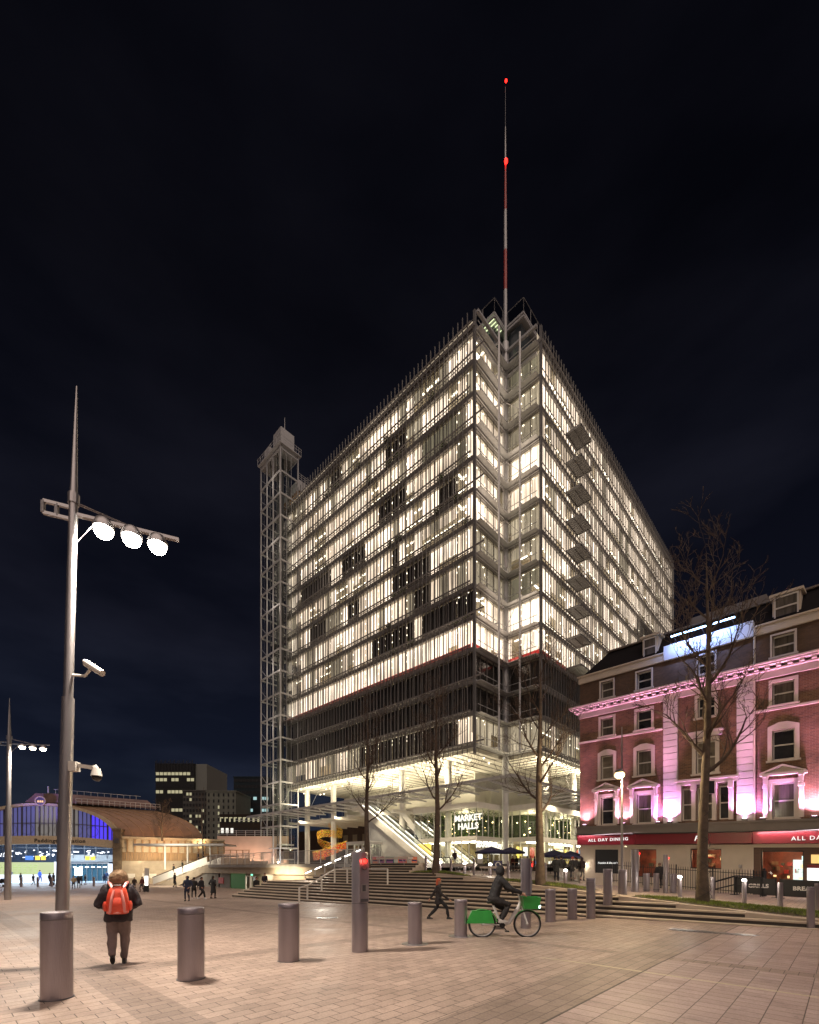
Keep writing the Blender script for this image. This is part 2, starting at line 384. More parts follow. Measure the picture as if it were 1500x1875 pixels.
# ramped terrace behind the steps
t = MB(); kerb = MB()
segs = []
for i in range(3, 12):
    q0 = lq(i) if i > 3 else -14.0; q1 = lq(i+1) if i < 11 else 24.5; segs.append((q0, q1, lv(i)+TR+.02))
vo = [0, .6, 1.2, 2, 3, 4.5, 6, 8, 10, 13, 17, 22, 30, 45, 70]
for q0, q1, vf in segs:
    n = max(1, int((q1-q0)/1.2))
    for k in range(n):
        a, b = q0+(q1-q0)*k/n, q0+(q1-q0)*(k+1)/n
        for m_ in range(len(vo)-1):
            c, d = vf+vo[m_], vf+vo[m_+1]
            t.quad((*xy(a, c), terr(a, c)), (*xy(a, d), terr(a, d)), (*xy(b, d), terr(b, d)), (*xy(b, c), terr(b, c)))
        t.quad((*xy(a, vf), terr(a, vf)), (*xy(b, vf), terr(b, vf)), (*xy(b, vf), -1.5), (*xy(a, vf), -1.5))
        # stone kerb along the ramp edge
        za, zb = terr(a, vf), terr(b, vf)
        P = [(*xy(a, vf-.03), za+.02), (*xy(b, vf-.03), zb+.02), (*xy(b, vf+.28), zb+.02), (*xy(a, vf+.28), za+.02)]
        Q = [(p[0], p[1], p[2]-.3) for p in P]
        kerb.add(P+Q, [(0, 3, 2, 1), (0, 1, 5, 4), (1, 2, 6, 5), (2, 3, 7, 6), (3, 0, 4, 7)])
struct(t.build('terrace_paving', PAVT)); struct(kerb.build('terrace_kerb', M['step']))
# deck
dpoly = [xy(20.5, 6.95), xy(30, 7.5), xy(53.6, 9.3), xy(62, 14), xy(62, 60), xy(18, 60), xy(18, 24), xy(20.5, 24)]
dk = MB(); dk.prism(dpoly, 1.68, 2.0); struct(dk.build('deck', M['conc']))
dkp = MB(); dkp.add([(*p, 2.004) for p in dpoly], [tuple(range(len(dpoly)))]); struct(dkp.build('deck_paving', PAVT))
# grass mounds round the tree pits: soil + blades
def grass_patch(q0, q1, v0, v1, n, zf=terr):
    s = MB(); N_ = 14
    P = lambda a, b: (*xy(a, b), zf(a, b))
    hh = lambda a, b: .13*math.sin(math.pi*clamp((a-q0)/(q1-q0), 0, 1))**.5*math.sin(math.pi*clamp((b-v0)/(v1-v0), 0, 1))**.5
    for i in range(N_):
        for j in range(6):
            c = [(q0+(q1-q0)*(i+a)/N_, v0+(v1-v0)*(j+b)/6) for a, b in ((0, 0), (0, 1), (1, 1), (1, 0))]
            s.add([(P(*k)[0], P(*k)[1], P(*k)[2]+.006+hh(*k)) for k in c], [(0, 1, 2, 3)])
    struct(s.build('soil_bed', M['soil'], smooth=True))
    b = MB()
    for _ in range(n):
        a, c = q0+(q1-q0)*rnd.random(), v0+(v1-v0)*rnd.random()
        if ((a-(q0+q1)/2)/((q1-q0)/2))**4+((c-(v0+v1)/2)/((v1-v0)/2))**4 > rnd.uniform(.6, 1): continue
        x, y, z = P(a, c); z += hh(a, c); th = rnd.uniform(0, 6.28); h = rnd.uniform(.03, .10); w = .012
        dx, dy = math.cos(th)*w, math.sin(th)*w; lx, ly = rnd.uniform(-.05, .05), rnd.uniform(-.05, .05)
        b.add([(x-dx, y-dy, z), (x+dx, y+dy, z), (x+lx, y+ly, z+h)], [(0, 1, 2)])
    tag(b.build('grass', M['grass']), 'short green grass round the foot of a tree', 'grass', kind='stuff')
grass_patch(-8, 5.2, 1.55, 3.5, 15000)
grass_patch(7.0, 11.8, 2.65, 3.9, 4000)
grass_patch(13.6, 17.6, 3.1, 3.9, 2500)

# ================================================================ glass office tower
CX, CY = 11.76, 53.2; TA = math.atan2(.724, .690)
T = thing('office_tower', 'tall glass office block with lit floors, vertical metal fins and a notched corner', 'building', (CX, CY, 0), TA)
def tw(x, y): return CX+.690*x-.724*y, CY+.724*x+.690*y
def tpx(x, y): a, b = tw(x, y); return 750+F*a/b
def solve_y(px, x0):
    lo, hi = 0, 60
    for _ in range(50):
        m_ = (lo+hi)/2
        if tpx(x0, m_) > px: lo = m_
        else: hi = m_
    return lo
Z0, FH, NF = 16.95, 3.96, 13
a_, b_, LY, LX = 7.2, 5.2, 48.7, 68.5
ZT = Z0+FH*NF
def foot(s, e=0):   # footprint inset by s
    return [(s, b_+s), (a_+s, b_+s), (a_+s, s), (LX-s, s), (LX-s, LY-s), (s, LY-s)]
lev = [glow('lit_room_bright', (1, .86, .62), 1), 0]
BL = [blindmat('lit_blind_bright', (1, .78, .61), 1.35), blindmat('lit_blind_warm', (1, .76, .57), .88), blindmat('lit_blind_dim', (.95, .76, .53), .30),
      mat('dark_blind', (.05, .04, .035), .8, 0, .3, 2), blindmat('lit_blind_faint', (.8, .68, .45), .12)]
CEIL = glow('ceiling_strip_light', (1, .86, .68), 3.6)
core = MB(); core.prism(foot(3.6), Z0, ZT); core.build('core_wall', M['inwall'], T)
for k in range(NF+1):
    z = Z0+FH*k
    m_ = MB(); m_.prism(foot(.25), z-.28, z+.12); m_.build('floor_slab', M['soffit'], T)
    e_ = MB(); fo = foot(-.02)
    for i in range(6):
        p, q = Vector((*fo[i], z-.06)), Vector((*fo[(i+1) % 6], z-.06))
        e_.beam(p, q, .24, .62 if i > 1 else .55)
    e_.build('slab_edge', M['slab'], T)
# dark patches on the left face, measured in the photograph
darkL = [(606, 622, 885), (714, 741, 818), (778, 850, 800, 4), (691, 731, 925), (806, 820, 900), (718, 786, 1048), (623, 657, 1031),
         (543, 600, 1078), (634, 650, 1115), (567, 590, 1160), (689, 757, 1170), (757, 853, 1118)]
DL = {}
for d in darkL:
    for px in range(d[0], d[1], 2):
        rr = (px-750)/F; y = (8.0-56.8*rr)/(.724+.69*rr); dep = 56.8+.69*y
        DL[(int((zat(d[2], dep)-Z0)/FH), int(y/1.5))] = d[3] if len(d) > 3 else 3
def lev_left(k, n, nb, rn):
    y = n*1.5
    if k in (1, 2): return 3
    if k == 0: return (1 if rn.random() < .5 else 2) if (y > 21 or n < 2) else 3
    if (k, n) in DL: return DL[(k, n)]
    if k == 3: return 0 if rn.random() < .9 else 1
    w = rn.random()
    if k == 5 and y < 14: return 2 if w < .6 else 1
    return 0 if w < .46 else 1 if w < .74 else 2 if w < .86 else -1
def lev_right(k, n, nb, rn):
    if k in (1, 2): return 3
    if k == 0: return 2 if rn.random() < .7 else 1
    if k in (6, 7) and 24 < n < 32: return 3 if k == 7 else 4
    if k in (4, 5) and n > 33: return 3
    if k == 9 and 18 < n < 22: return 2
    w = rn.random()
    return 0 if w < .66 else 1 if w < .86 else 2 if w < .91 else -1
def lev_notchL(k, n, nb, rn): return {0: 2, 1: 3, 2: 3, 3: 0, 4: 1, 5: 2, 6: 2, 7: 0, 8: 0, 9: 0, 10: 1, 11: 0, 12: 0}[k]
def lev_notchR(k, n, nb, rn): return {0: 2, 1: 3, 2: 3, 3: 0, 4: 0, 5: 4, 6: 2, 7: 2, 8: 1, 9: 0, 10: 2, 11: 2, 12: 4}[k]
# faces: start point, direction, inward normal, length, level function
faces = [((0, b_), (0, 1), (1, 0), LY-b_, lev_left), ((a_, 0), (1, 0), (0, 1), LX-a_, lev_right),
         ((0, b_), (1, 0), (0, 1), a_, lev_notchL), ((a_, 0), (0, 1), (1, 0), b_, lev_notchR)]
rn = random.Random(3)
for fi, (o, d, n_, Lf, fn) in enumerate(faces):
    P = lambda s, i, z: (o[0]+d[0]*s+n_[0]*i, o[1]+d[1]*s+n_[1]*i, z)
    nb = int(Lf/1.5)+1
    for k in range(NF):
        z0, z1 = Z0+FH*k+.12, Z0+FH*(k+1)-.30
        bm_ = MB(); cl = MB(); lit = False
        for n in range(nb):
            s0, s1 = n*1.5+.03, min(Lf, (n+1)*1.5)-.03
            if s1 <= s0: continue
            lv_ = fn(k, n, nb, rn)
            if fi >= 2 and lv_ in (0, 1) and rn.random() < .5: lv_ = rn.choice((0, 1, -1))
            dep = (.16 if fi == 1 else .45)+.04*(n % 2)
            if lv_ != 3: lit = True
            if lv_ == -1: continue
            zb = z0 if (rn.random() < .70 or lv_ == 3) else z0+rn.choice((.5, .9, 1.5, 2.1))
            bm_.quad(P(s0, dep, zb), P(s1, dep, zb), P(s1, dep, z1-.02), P(s0, dep, z1-.02), lv_)
        if not bm_.f: bm_.quad(P(0, .5, z1-.1), P(1, .5, z1-.1), P(1, .5, z1), P(0, .5, z1), 3)
        bm_.build('window_blinds', BL, T)
        if lit and not (k in (1, 2)):
            for i_ in (1.1, 2.6):
                s = 0.4
                while s < Lf-1.2:
                    cl.quad(P(s, i_, z1-.03), P(s+1.1, i_, z1-.03), P(s+1.1, i_+.22, z1-.03), P(s, i_+.22, z1-.03)); s += 1.5
            cl.build('ceiling_light', CEIL, T)
        if k == 3:
            rb = MB(); rb.quad(P(.0, .2, z0), P(Lf, .2, z0), P(Lf, .2, z0+.8), P(0, .2, z0+.8)); rb.build('red_light_strip', glow('red_strip_light', (1, .06, .05), .4) if fi == 0 else bpy.data.materials['red_strip_light'], T)
    gl = MB(); gl.quad(P(0, .12, Z0), P(Lf, .12, Z0), P(Lf, .12, ZT), P(0, .12, ZT)); gl.build('glass_wall', M['glass'], T)
    # opaque return of dark interior for unlit floors
    # mullions on the glass line
    mu = MB(); s = 0
    while s <= Lf+.01:
        p = P(s, .10, 0); mw_ = .025 if fi == 1 else .05; mu.box(p[0]-.05, p[1]-mw_, Z0, p[0]+.05, p[1]+mw_, ZT); s += 1.5
    if fi == 0:
        s = .75
        while s < Lf: p = P(s, .30, 0); mu.box(p[0]-.03, p[1]-.04, Z0, p[0]+.03, p[1]+.04, ZT); s += 1.5
    mu.build('mullion_grid', M['slab'], T)
# vertical fins in front of both long faces
fin = MB(); zb, zt = Z0-1.2, ZT+1.6
fin.box(-.055, -.048, zb, .055, .048, zt)
for k in range(NF+1): fin.box(.055, -.012, Z0+FH*k-.05, .80, .012, Z0+FH*k)
fL = [y for y in [b_+.375+.75*i for i in range(58)]]; fR = [a_+.375+.75*i for i in range(81)]
proto = fin.build('facade_fin', M['fin'], T); proto.location = (-.85, fL[0], 0)
for y in fL[1:56]:
    c = proto.copy(); COL.objects.link(c); c.parent = T; c.location = (-.85, y, 0)
fin2 = MB(); fin2.box(-.04, -.05, zb, .04, .05, zt); proto2 = fin2.build('facade_fin', M['fin'], T); proto2.location = (fR[0], -.5, 0)
for x in fR[1:44]:
    c = proto2.copy(); COL.objects.link(c); c.parent = T; c.location = (x, -.5, 0)
fr = MB()
for x in fR[44:]:
    fr.box(x-.04, -.55, zb, x+.04, -.45, zt)
tag(fr.build('fin_row', M['fin'], T), kind='stuff')
# catwalk ledges between glass and fins
for k in range(NF+1):
    z = Z0+FH*k-.02
    for fi in (0, 1):
        c = MB()
        if fi == 0:
            for j in range(2): c.box(-.72+.32*j, b_, z-.04, -.66+.32*j, LY, z+.02)
            c.box(-1.06, b_-(2.2 if k % 2 == 0 else .2), z-.09, -.98, LY, z+.10)
        else:
            pass
            c.box(a_-(.9 if k % 3 == 0 else .1), -.62, z-.06, LX, -.56, z+.06)
        c.build('catwalk', M['slab'], T)
# corner posts, notch posts, bracing
for (x, y, r_) in ((-.05, b_-.15, .15), (a_-.1, -.1, .15)):
    c = MB(); c.box(x-r_, y-r_, Z0-1.2, x+r_, y+r_, ZT+2.2); c.build('corner_post', M['fin'], T)
for (x, y) in ((3.3, b_-1.5), (a_-1.5, 2.1)):
    c = MB(); c.tube([(x, y, Z0-.5), (x, y, ZT+2.0)], .13, 8); c.build('notch_post', M['silver'], T)
    c = MB()
    for k in range(NF+1):
        z = Z0+FH*k
        if x < 5: c.box(x-.06, y, z-.1, x+.06, b_, z+.08)
        else: c.box(x, y-.06, z-.1, a_, y+.06, z+.08)
    c.build('post_bracket', M['silver'], T)
for k in range(NF+1):
    z = Z0+FH*k
    c = MB()
    c.box(.1, b_-.30, z-.28, a_-.3, b_-.12, z+.08); c.box(a_-.30, .1, z-.28, a_-.12, b_-.35, z+.08)
    c.box(.3, b_-.42, z+1.05, a_-.4, b_-.36, z+1.12); c.box(a_-.42, .3, z+1.05, a_-.36, b_-.45, z+1.12)
    c.box(.1, b_-1.0, z-.12, a_-.3, b_-.31, z-.05); c.box(a_-1.0, .1, z-.12, a_-.31, b_-1.0, z-.05)
    c.build('notch_beam', M['silver'], T)
for k in range(0, NF, 2):
    z = Z0+FH*k; c = MB()
    for dz in (-FH, FH):
        c.tube([(a_, b_-.5, z), (3.3, b_-1.5, z+dz)], .035, 5); c.tube([(a_-.5, b_, z), (a_-1.5, 2.1, z+dz)], .035, 5)
    c.build('tie_rod', M['steel'], T)
mb = MB(); mb.tube([(a_-.1, b_-.1, 1.7), (a_-.1, b_-.1, ZT+4)], .46, 20); mb.build('corner_column', M['silver'], T, smooth=True)
# mast: red and white bands
zs = [ZT+4, 79.7, 85.1, 90.5, 97.0, 101.8]; rs_ = [.24, .23, .21, .18, .12, .05]
mt = MB()
for i in range(5): mt.tube([(a_-.1, b_-.1, zs[i]), (a_-.1, b_-.1, zs[i+1])], [rs_[i], rs_[i+1]], 10, i % 2 if i < 4 else 0)
mast = mt.build('roof_mast', [M['paint'], M['red']], T, smooth=True)
li = MB(); li.tube([(a_-.1, b_-.1, 101.8), (a_-.1, b_-.1, 107.2)], .03, 5); li.build('mast_tip', M['steel_dk'], T)
for z_, r_ in ((96.6, .24), (107.4, .15)):
    bm_ = MB(); bm_.ball((a_-.35, b_-.35, z_), r_, 10, 0, (1, 1, 1.3)); bm_.build('beacon', M['redled'], T, smooth=True)
for (p, q) in (((.5, b_), (.5, LY-1)), ((a_, .5), (LX-1, .5))):
    c = MB(); c.quad((*p, ZT+.62), (*q, ZT+.62), (*q, ZT+1.9), (*p, ZT+1.9)); c.build('roof_edge_light', BL[2], T)
# roof: set-back storey, corner frames, parapets
pb = foot(0)
rf = MB(); rf.prism(foot(-.3), ZT+.12, ZT+.6); rf.build('roof_slab', M['slab'], T)
up = [(4.6, b_), (a_, b_), (a_, 2.4), (LX-6, 2.4), (LX-6, LY-5), (4.6, LY-5)]
m_ = MB(); m_.prism([(p[0]+(.8 if i in (0, 5) else .5), p[1]+.6) for i, p in enumerate(up)], ZT+.6, ZT+5.6); m_.build('penthouse_wall', M['frost'], T)
m_ = MB(); m_.prism(up, ZT+6.15, ZT+6.4)
m_.build('penthouse_roof', M['paint'], T)
m_ = MB()
for i in range(6):
    p, q = Vector((*up[i], ZT+6.4)), Vector((*up[(i+1) % 6], ZT+6.4)); L_ = (q-p).length; n = max(1, int(L_/1.8))
    for j in range(n+1):
        c = p.lerp(q, j/n); m_.tube([c, c+V(0, 0, 1.7)], .045, 5)
    m_.beam(p+V(0, 0, 1.7), q+V(0, 0, 1.7), .06)
m_.build('roof_railing', M['fin'], T)
m_ = MB(); z_ = ZT+6.42
for i in range(6):
    p, q = up[i], up[(i+1) % 6]; m_.quad((*p, z_), (*q, z_), (*q, z_+1.6), (*p, z_+1.6))
m_.build('roof_glass', M['glass_dk'], T)
for (p, q) in (((4.6, b_), (a_, b_)), ((a_, b_), (a_, 2.4)), ((4.6, b_), (4.6, b_+6)), ((a_, 2.4), (a_+6, 2.4))):
    m_ = MB(); m_.beam((*p, ZT+5.7), (*q, ZT+5.7), .16, .24); m_.build('corner_frame', M['paint'], T)
m_ = MB()
for i in range(5): m_.box(4.9+.45*i, b_+.3, ZT+5.84, 5.0+.45*i, b_+4.5, ZT+5.88)
m_.build('roof_light', glow('dim_green_roof_light', (.8, .9, .5), .9), T)
for z_ in (ZT-1.1, ZT+2.4):
    m_ = MB(); m_.box(.4, b_-.4, z_, a_-.3, b_-.05, z_+.3); m_.box(a_-.4, .4, z_, a_-.05, b_-.45, z_+.3); m_.build('louvre_band', M['paint'], T)
# small grated balconies on the right face
for k in range(3, 12):
    z = Z0+FH*k-.55; c = MB(); x0 = 12.6
    c.box(x0, -3.0, z, x0+3.4, -2.88, z+.28); c.box(x0, -3.0, z, x0+.12, -.9, z+.28); c.box(x0+3.28, -3.0, z, x0+3.4, -.9, z+.28); c.box(x0, -1.0, z, x0+3.4, -.9, z+.28)
    for j in range(8): c.box(x0+.12+.4*j, -2.88, z+.08, x0+.47+.4*j, -1.0, z+.22)
    c.box(x0, -1.98, z+.02, x0+3.4, -1.9, z+.26)
    for xx in (x0+.03, x0+3.37):
        c.tube([(xx, -2.95, z+.28), (xx, -2.95, z+1.4)], .03, 5)
    c.tube([(x0, -2.95, z+1.4), (x0+3.4, -2.95, z+1.4)], .03, 5)
    c.build('balcony', M['fin'], T)
# planting seen on the ledges
for i in range(26):
    k = rnd.choice((4, 5, 6, 7, 8, 9, 10, 11, 12)); y = b_+rnd.uniform(.8, 34 if k > 8 else 16); c = MB()
    for _ in range(60):
        x, yy, z = rnd.uniform(-.55, -.1), y+rnd.gauss(0, .28), Z0+FH*k+abs(rnd.gauss(.1, .24)); s = .12
        c.add([(x, yy-s, z), (x+.03, yy+s, z+.02), (x+rnd.uniform(-.05, .05), yy, z+s*1.8)], [(0, 1, 2)])
    c.build('ledge_plant', M['leaf'], T)

# ---- undercroft
sf = MB(); sf.prism(foot(.3), Z0-.75, Z0-.32); sf.build('soffit', M['soffit'], T)
m_ = MB()
y = b_+1
while y < LY-1: m_.box(.4, y, Z0-.83, a_+40, y+.06, Z0-.75); y += 1.5
x = a_+1
while x < LX-10: m_.box(x, .4, Z0-.84, x+.06, b_+.9, Z0-.75); x += 1.5
m_.build('soffit_ribs', M['slab'], T)
m_ = MB()
for i in range(36):
    x, y = .9+rnd.choice((0, 3, 6)), b_+1.2+1.2*i; m_.lathe([(.07, 0), (.07, .03)], (x, y, Z0-.88), 8)
for i in range(24): m_.lathe([(.07, 0), (.07, .03)], (a_+1+1.2*i, 1.0, Z0-.88), 8)
m_.build('downlight', M['lampm'], T)
COLW = M['white']
for (x, px) in ((2.6, 821), (2.6, 737), (2.6, 611), (2.6, 563)):
    c = MB(); c.tube([(x, solve_y(px, x), 1.6), (x, solve_y(px, x), Z0-.75)], .48, 20); c.build('column', COLW, T, smooth=True)
for px in (998, 1050):
    lo, hi = a_, 60
    for _ in range(50):
        m2 = (lo+hi)/2
        if tpx(m2, 2.6) < px: lo = m2
        else: hi = m2
    c = MB(); c.tube([(lo, 2.6, 1.4), (lo, 2.6, Z0-.75)], .48, 20); c.build('column', COLW, T, smooth=True)
yv = solve_y(752, 2.6)      # raking strut
c = MB(); c.beam((2.6, yv+2, 10.5), (2.6, yv-3.0, 5.4), .8, .8); c.build('raking_strut', COLW, T)
# mid-level slab and upper undercroft back wall
m_ = MB(); m_.prism([(3.4, 16.5), (40, 16.5), (40, LY), (3.4, LY)], 9.9, 10.6); m_.build('mezzanine_slab', M['soffit'], T)
for i in range(9):
    y = 18+3.4*i; c = MB(); c.box(-1.5, y, 9.5, 16, y+.35, 9.9); c.build('ceiling_beam', M['white'], T)
c = MB(); c.box(14, 12, 10.6, 14.3, LY, Z0-.8); c.build('upper_lobby_wall', M['soffit'], T)
c = MB(); c.box(a_+4, 13, 10.2, LX, 13.3, Z0-.8); c.build('upper_lobby_wall', M['soffit'], T)
# canopy of thin blades round two sides
cz = 11.25
m_ = MB()
for j in range(11): m_.box(-4.4+.58*j, -2.9, cz, -4.33+.58*j, 55, cz+.07)
for j in range(10): m_.box(2, -2.8+.58*j, cz, 64, -2.73+.58*j, cz+.07)
m_.build('canopy_blades', M['fin'], T)
m_ = MB(); m_.box(-4.6, -3.1, cz-.08, -4.42, 55.2, cz+.24); m_.box(-4.42, -3.1, cz-.08, 64, -2.92, cz+.24); m_.build('canopy_edge', M['paint'], T)
y = 0
m_ = MB()
while y < 55: m_.beam((-4.5, y, cz-.1), (2.2, y, cz-.2), .12, .2); y += 3.0
x = 3
while x < 62: m_.beam((x, -3.0, cz-.1), (x, 2.6, cz-.2), .12, .2); x += 3.0
for yy in (4, 18, 32, 46): m_.beam((-4.4, yy, cz-.2), (2, yy+7, cz-.2), .12); m_.beam((-4.4, yy+14, cz-.2), (2, yy+7, cz-.2), .12)
m_.build('canopy_beam', M['paint'], T)
m_ = MB()
for yy in (6, 16, 26, 36, 46): m_.tube([(-3.2, yy, cz), (-.6, yy, Z0-.7)], .03, 5)
for xx in (12, 22): m_.tube([(xx, -2, cz), (xx, -.4, Z0-.7)], .03, 5)
m_.build('hanger_rod', M['paint'], T)
# food-hall pavilion, two glazed storeys following the notch
yP = solve_y(760, 2.0)
pav = [(2.0, b_+1), (a_+1.4, b_+1), (a_+1.4, 1.3), (52, 1.3), (52, 20), (2.0, 20)]
def pavwall(z0, z1, m, name, s=0):
    c = MB()
    p = [(pav[0][0]+s, pav[0][1]+s), (pav[1][0]+s, pav[1][1]+s), (pav[2][0]+s, pav[2][1]+s), (pav[3][0], pav[3][1]+s)]
    w = [((p[0][0], yP), p[0]), (p[0], p[1]), (p[1], p[2]), (p[2], p[3])]
    for a, b in w: c.quad((*a, z0), (*b, z0), (*b, z1), (*a, z1))
    return c.build(name, m, T)
def pavband(z0, z1, ov, m, name):
    c = MB()
    c.prism([(2-ov, b_+1-ov), (a_+1.4-ov, b_+1-ov), (a_+1.4-ov, 1.3-ov), (52, 1.3-ov), (52, yP), (2-ov, yP)], z0, z1); return c.build(name, m, T)
pavband(9.35, 10.1, .45, M['white'], 'pavilion_roof'); pavband(5.15, 5.75, .06, M['white'], 'pavilion_floor_band')
pavwall(1.5, 5.15, M['glass'], 'shop_window'); pavwall(5.75, 9.35, M['glass'], 'upper_shop_window')
c = MB()
for (a, b) in (((2, yP), (2, b_+1)), ((2, b_+1), (a_+1.4, b_+1)), ((a_+1.4, b_+1), (a_+1.4, 1.3)), ((a_+1.4, 1.3), (52, 1.3))):
    L_ = math.dist(a, b); n = int(L_/1.35)+1
    for j in range(n+1):
        x, y = a[0]+(b[0]-a[0])*j/n, a[1]+(b[1]-a[1])*j/n
        c.box(x-.05, y-.05, 1.5, x+.05, y+.05, 9.35)
c.build('pavilion_mullions', M['paint'], T)
pavwall(5.75, 9.35, mat('dark_green_room', (.03, .045, .02), .7, 0, .5, 1.5), 'upper_room_wall', 4.5)
pavwall(1.5, 5.15, mat('food_hall_wall', (.42, .36, .22), .7, 0, .5, .8), 'food_hall_wall', 6)
c = MB(); c2 = MB(); c3 = MB()
for _ in range(2600):   # hanging greenery behind the upper glass
    s = rnd.random(); w = rnd.random()
    if w < .5: x, y = 2.5+rnd.random()*1.5, b_+2+rnd.random()*9
    elif w < .75: x, y = 2.5+rnd.random()*6, b_+1.6+rnd.random()
    else: x, y = a_+2+rnd.random()*22, 2+rnd.random()*2
    z = 5.8+abs(rnd.gauss(0, .55)) if rnd.random() < .45 else 9.3-abs(rnd.gauss(0, 1.1)); h = .16
    c.add([(x+rnd.uniform(-h, h), y+rnd.uniform(-h, h), z+rnd.uniform(-h, h)) for _ in range(3)], [(0, 1, 2)])
c.build('hanging_greenery', M['leaf'], T)
for _ in range(60):
    w = rnd.random(); z = rnd.uniform(6.3, 8.9)
    if w < .4: p = (3.0+rnd.random()*3, b_+2.2+rnd.random()*8, z)
    elif w < .65: p = (3+rnd.random()*6, b_+2.2+rnd.random()*2, z)
    else: p = (a_+2.2+rnd.random()*24, 2.6+rnd.random()*3, z)
    c2.ball(p, rnd.uniform(.04, .12), 6)
c2.build('pendant_bulb', glow('warm_bulbs', (1, .72, .32), 7), T)
for i in range(30):
    c3.box(a_+1.8+i*1.3, 2.6, 4.95, a_+2.6+i*1.3, 3.0, 5.1)
for i in range(9): c3.box(3.0+.0*i, b_+2+1.3*i, 4.95, 3.4, b_+2.8+1.3*i, 5.1)
for i in range(5): c3.box(3.0+1.2*i, b_+2.2, 4.95, 3.8+1.2*i, b_+2.6, 5.1)
c3.build('shop_ceiling_light', glow('shop_lights', (1, .9, .62), 10), T)
c = MB()   # coloured menu panels and counters inside
for i in range(12):
    x = a_+3+i*1.9; c.box(x, 5.2, 3.0+.3*(i % 2), x+1.3, 5.26, 4.6, i % 4)
    x = a_+2.6+i*2; c.box(x, 4.2, 1.55, x+1.6, 4.9, 2.6, (i+1) % 4)
c.build('menu_panel', [glow('lit_menu_yellow', (1, .75, .1), .8), glow('lit_menu_white', (1, .95, .85), .9), M['red'], glow('lit_menu_blue', (.2, .4, .9), .5)], T)
# lights of the undercroft
for (x, y, p) in ((0, 12, 900), (0, 22, 1000), (0, 32, 1000), (0, 42, 800), (8, 16, 900), (8, 30, 900), (12, .2, 800), (22, .2, 800), (34, .2, 700)):
    lamp('canopy_uplight', 'AREA', (x, y, 11.8), p*.75, (1, .86, .60), (x, y, 20), 1.2, parent=T)
for (x, y, p) in ((-1.5, 9, 420), (-1.5, 20, 520), (-1.5, 30, 520), (-1.5, 41, 480), (6, 22, 500), (6, 32, 500), (6, 42, 400), (12, -.4, 420), (20, -.4, 400), (30, -.4, 300)):
    lamp('canopy_downlight', 'SPOT', (x, y, 9.4 if y > 14 and x > 1 else 10.9), p*3.0, (1, .84, .58), (x, y, 0), .3, 150, 1, parent=T)
for (x, y) in ((-3.4, 4), (-3.4, 16), (-3.4, 28), (-3.4, 40), (8, -2.0), (18, -2.0), (28, -2.0)):  # unseen floor spots added to brighten the canopy from below
    lamp('canopy_fill', 'SPOT', (x, y, 2.3), 420, (1, .86, .62), (x, y, 12), .2, 150, 1, parent=T)
for p in ((4.5, 9, 4.6), (5, 14, 4.6), (12, 3.4, 4.6), (20, 3.4, 4.6), (30, 3.4, 4.6)):
    lamp('shop_light', 'POINT', p, 120, (1, .82, .5), size=.5, parent=T)
for p in ((5, 10, 8.4), (12, 4.0, 8.4), (22, 4.0, 8.4)):
    lamp('upper_shop_light', 'POINT', p, 170, (1, .85, .5), size=.4, parent=T)
# ================================================================ writing
def text(s, size, mat_, parent=None, loc=(0, 0, 0), rot=(R(90), 0, 0), name='lettering', ext=.015, off=0.0, align='CENTER', shear=0, space=1.0):
    cu = bpy.data.curves.new(name, 'FONT'); cu.body = s; cu.size = size; cu.extrude = ext; cu.offset = off; cu.align_x = align
    cu.shear = shear; cu.space_character = space; cu.space_line = .95; cu.resolution_u = 3
    o = bpy.data.objects.new(name, cu); COL.objects.link(o); cu.materials.append(mat_)
    o.location = loc; o.rotation_euler = rot
    if parent: o.parent = parent
    return o
SIGN = glow('lit_sign_letters', (1, .95, .78), .85)
# left wall of the pavilion faces -x: text runs along -y
text('MARKET\nHALLS', 1.15, SIGN, T, (1.7, solve_y(857, 1.7), 7.75), (R(90), 0, R(-90)), 'sign_lettering', .05, .02)
text('MARKET\nHALLS', .85, SIGN, T, (5.9, b_+.75, 4.25), (R(90), 0, 0), 'sign_lettering', .05, .016)
text('MARKET\nHALLS', .8, glow('lit_sign_yellow', (1, .9, .4), 1.4), T, (a_+7.2, .95, 4.3), (R(90), 0, 0), 'sign_lettering', .05, .016)
text('MARKET\nHALLS', .75, SIGN, T, (1.7, solve_y(900, 1.7)+.9, 4.2), (R(90), 0, R(-90)), 'sign_lettering', .05, .016)
# lit yellow brand panel beside the escalator foot
yy = solve_y(776, 1.8)
c = MB(); c.box(1.75, yy-1.4, 2.2, 1.82, yy+1.4, 5.0); c.build('lit_wall_panel', glow('lit_amber_panel', (1, .62, .10), .9), T)
text('M', 1.5, SIGN, T, (1.7, yy+.4, 3.1), (R(90), 0, R(-90)), 'sign_lettering', .04, .03)

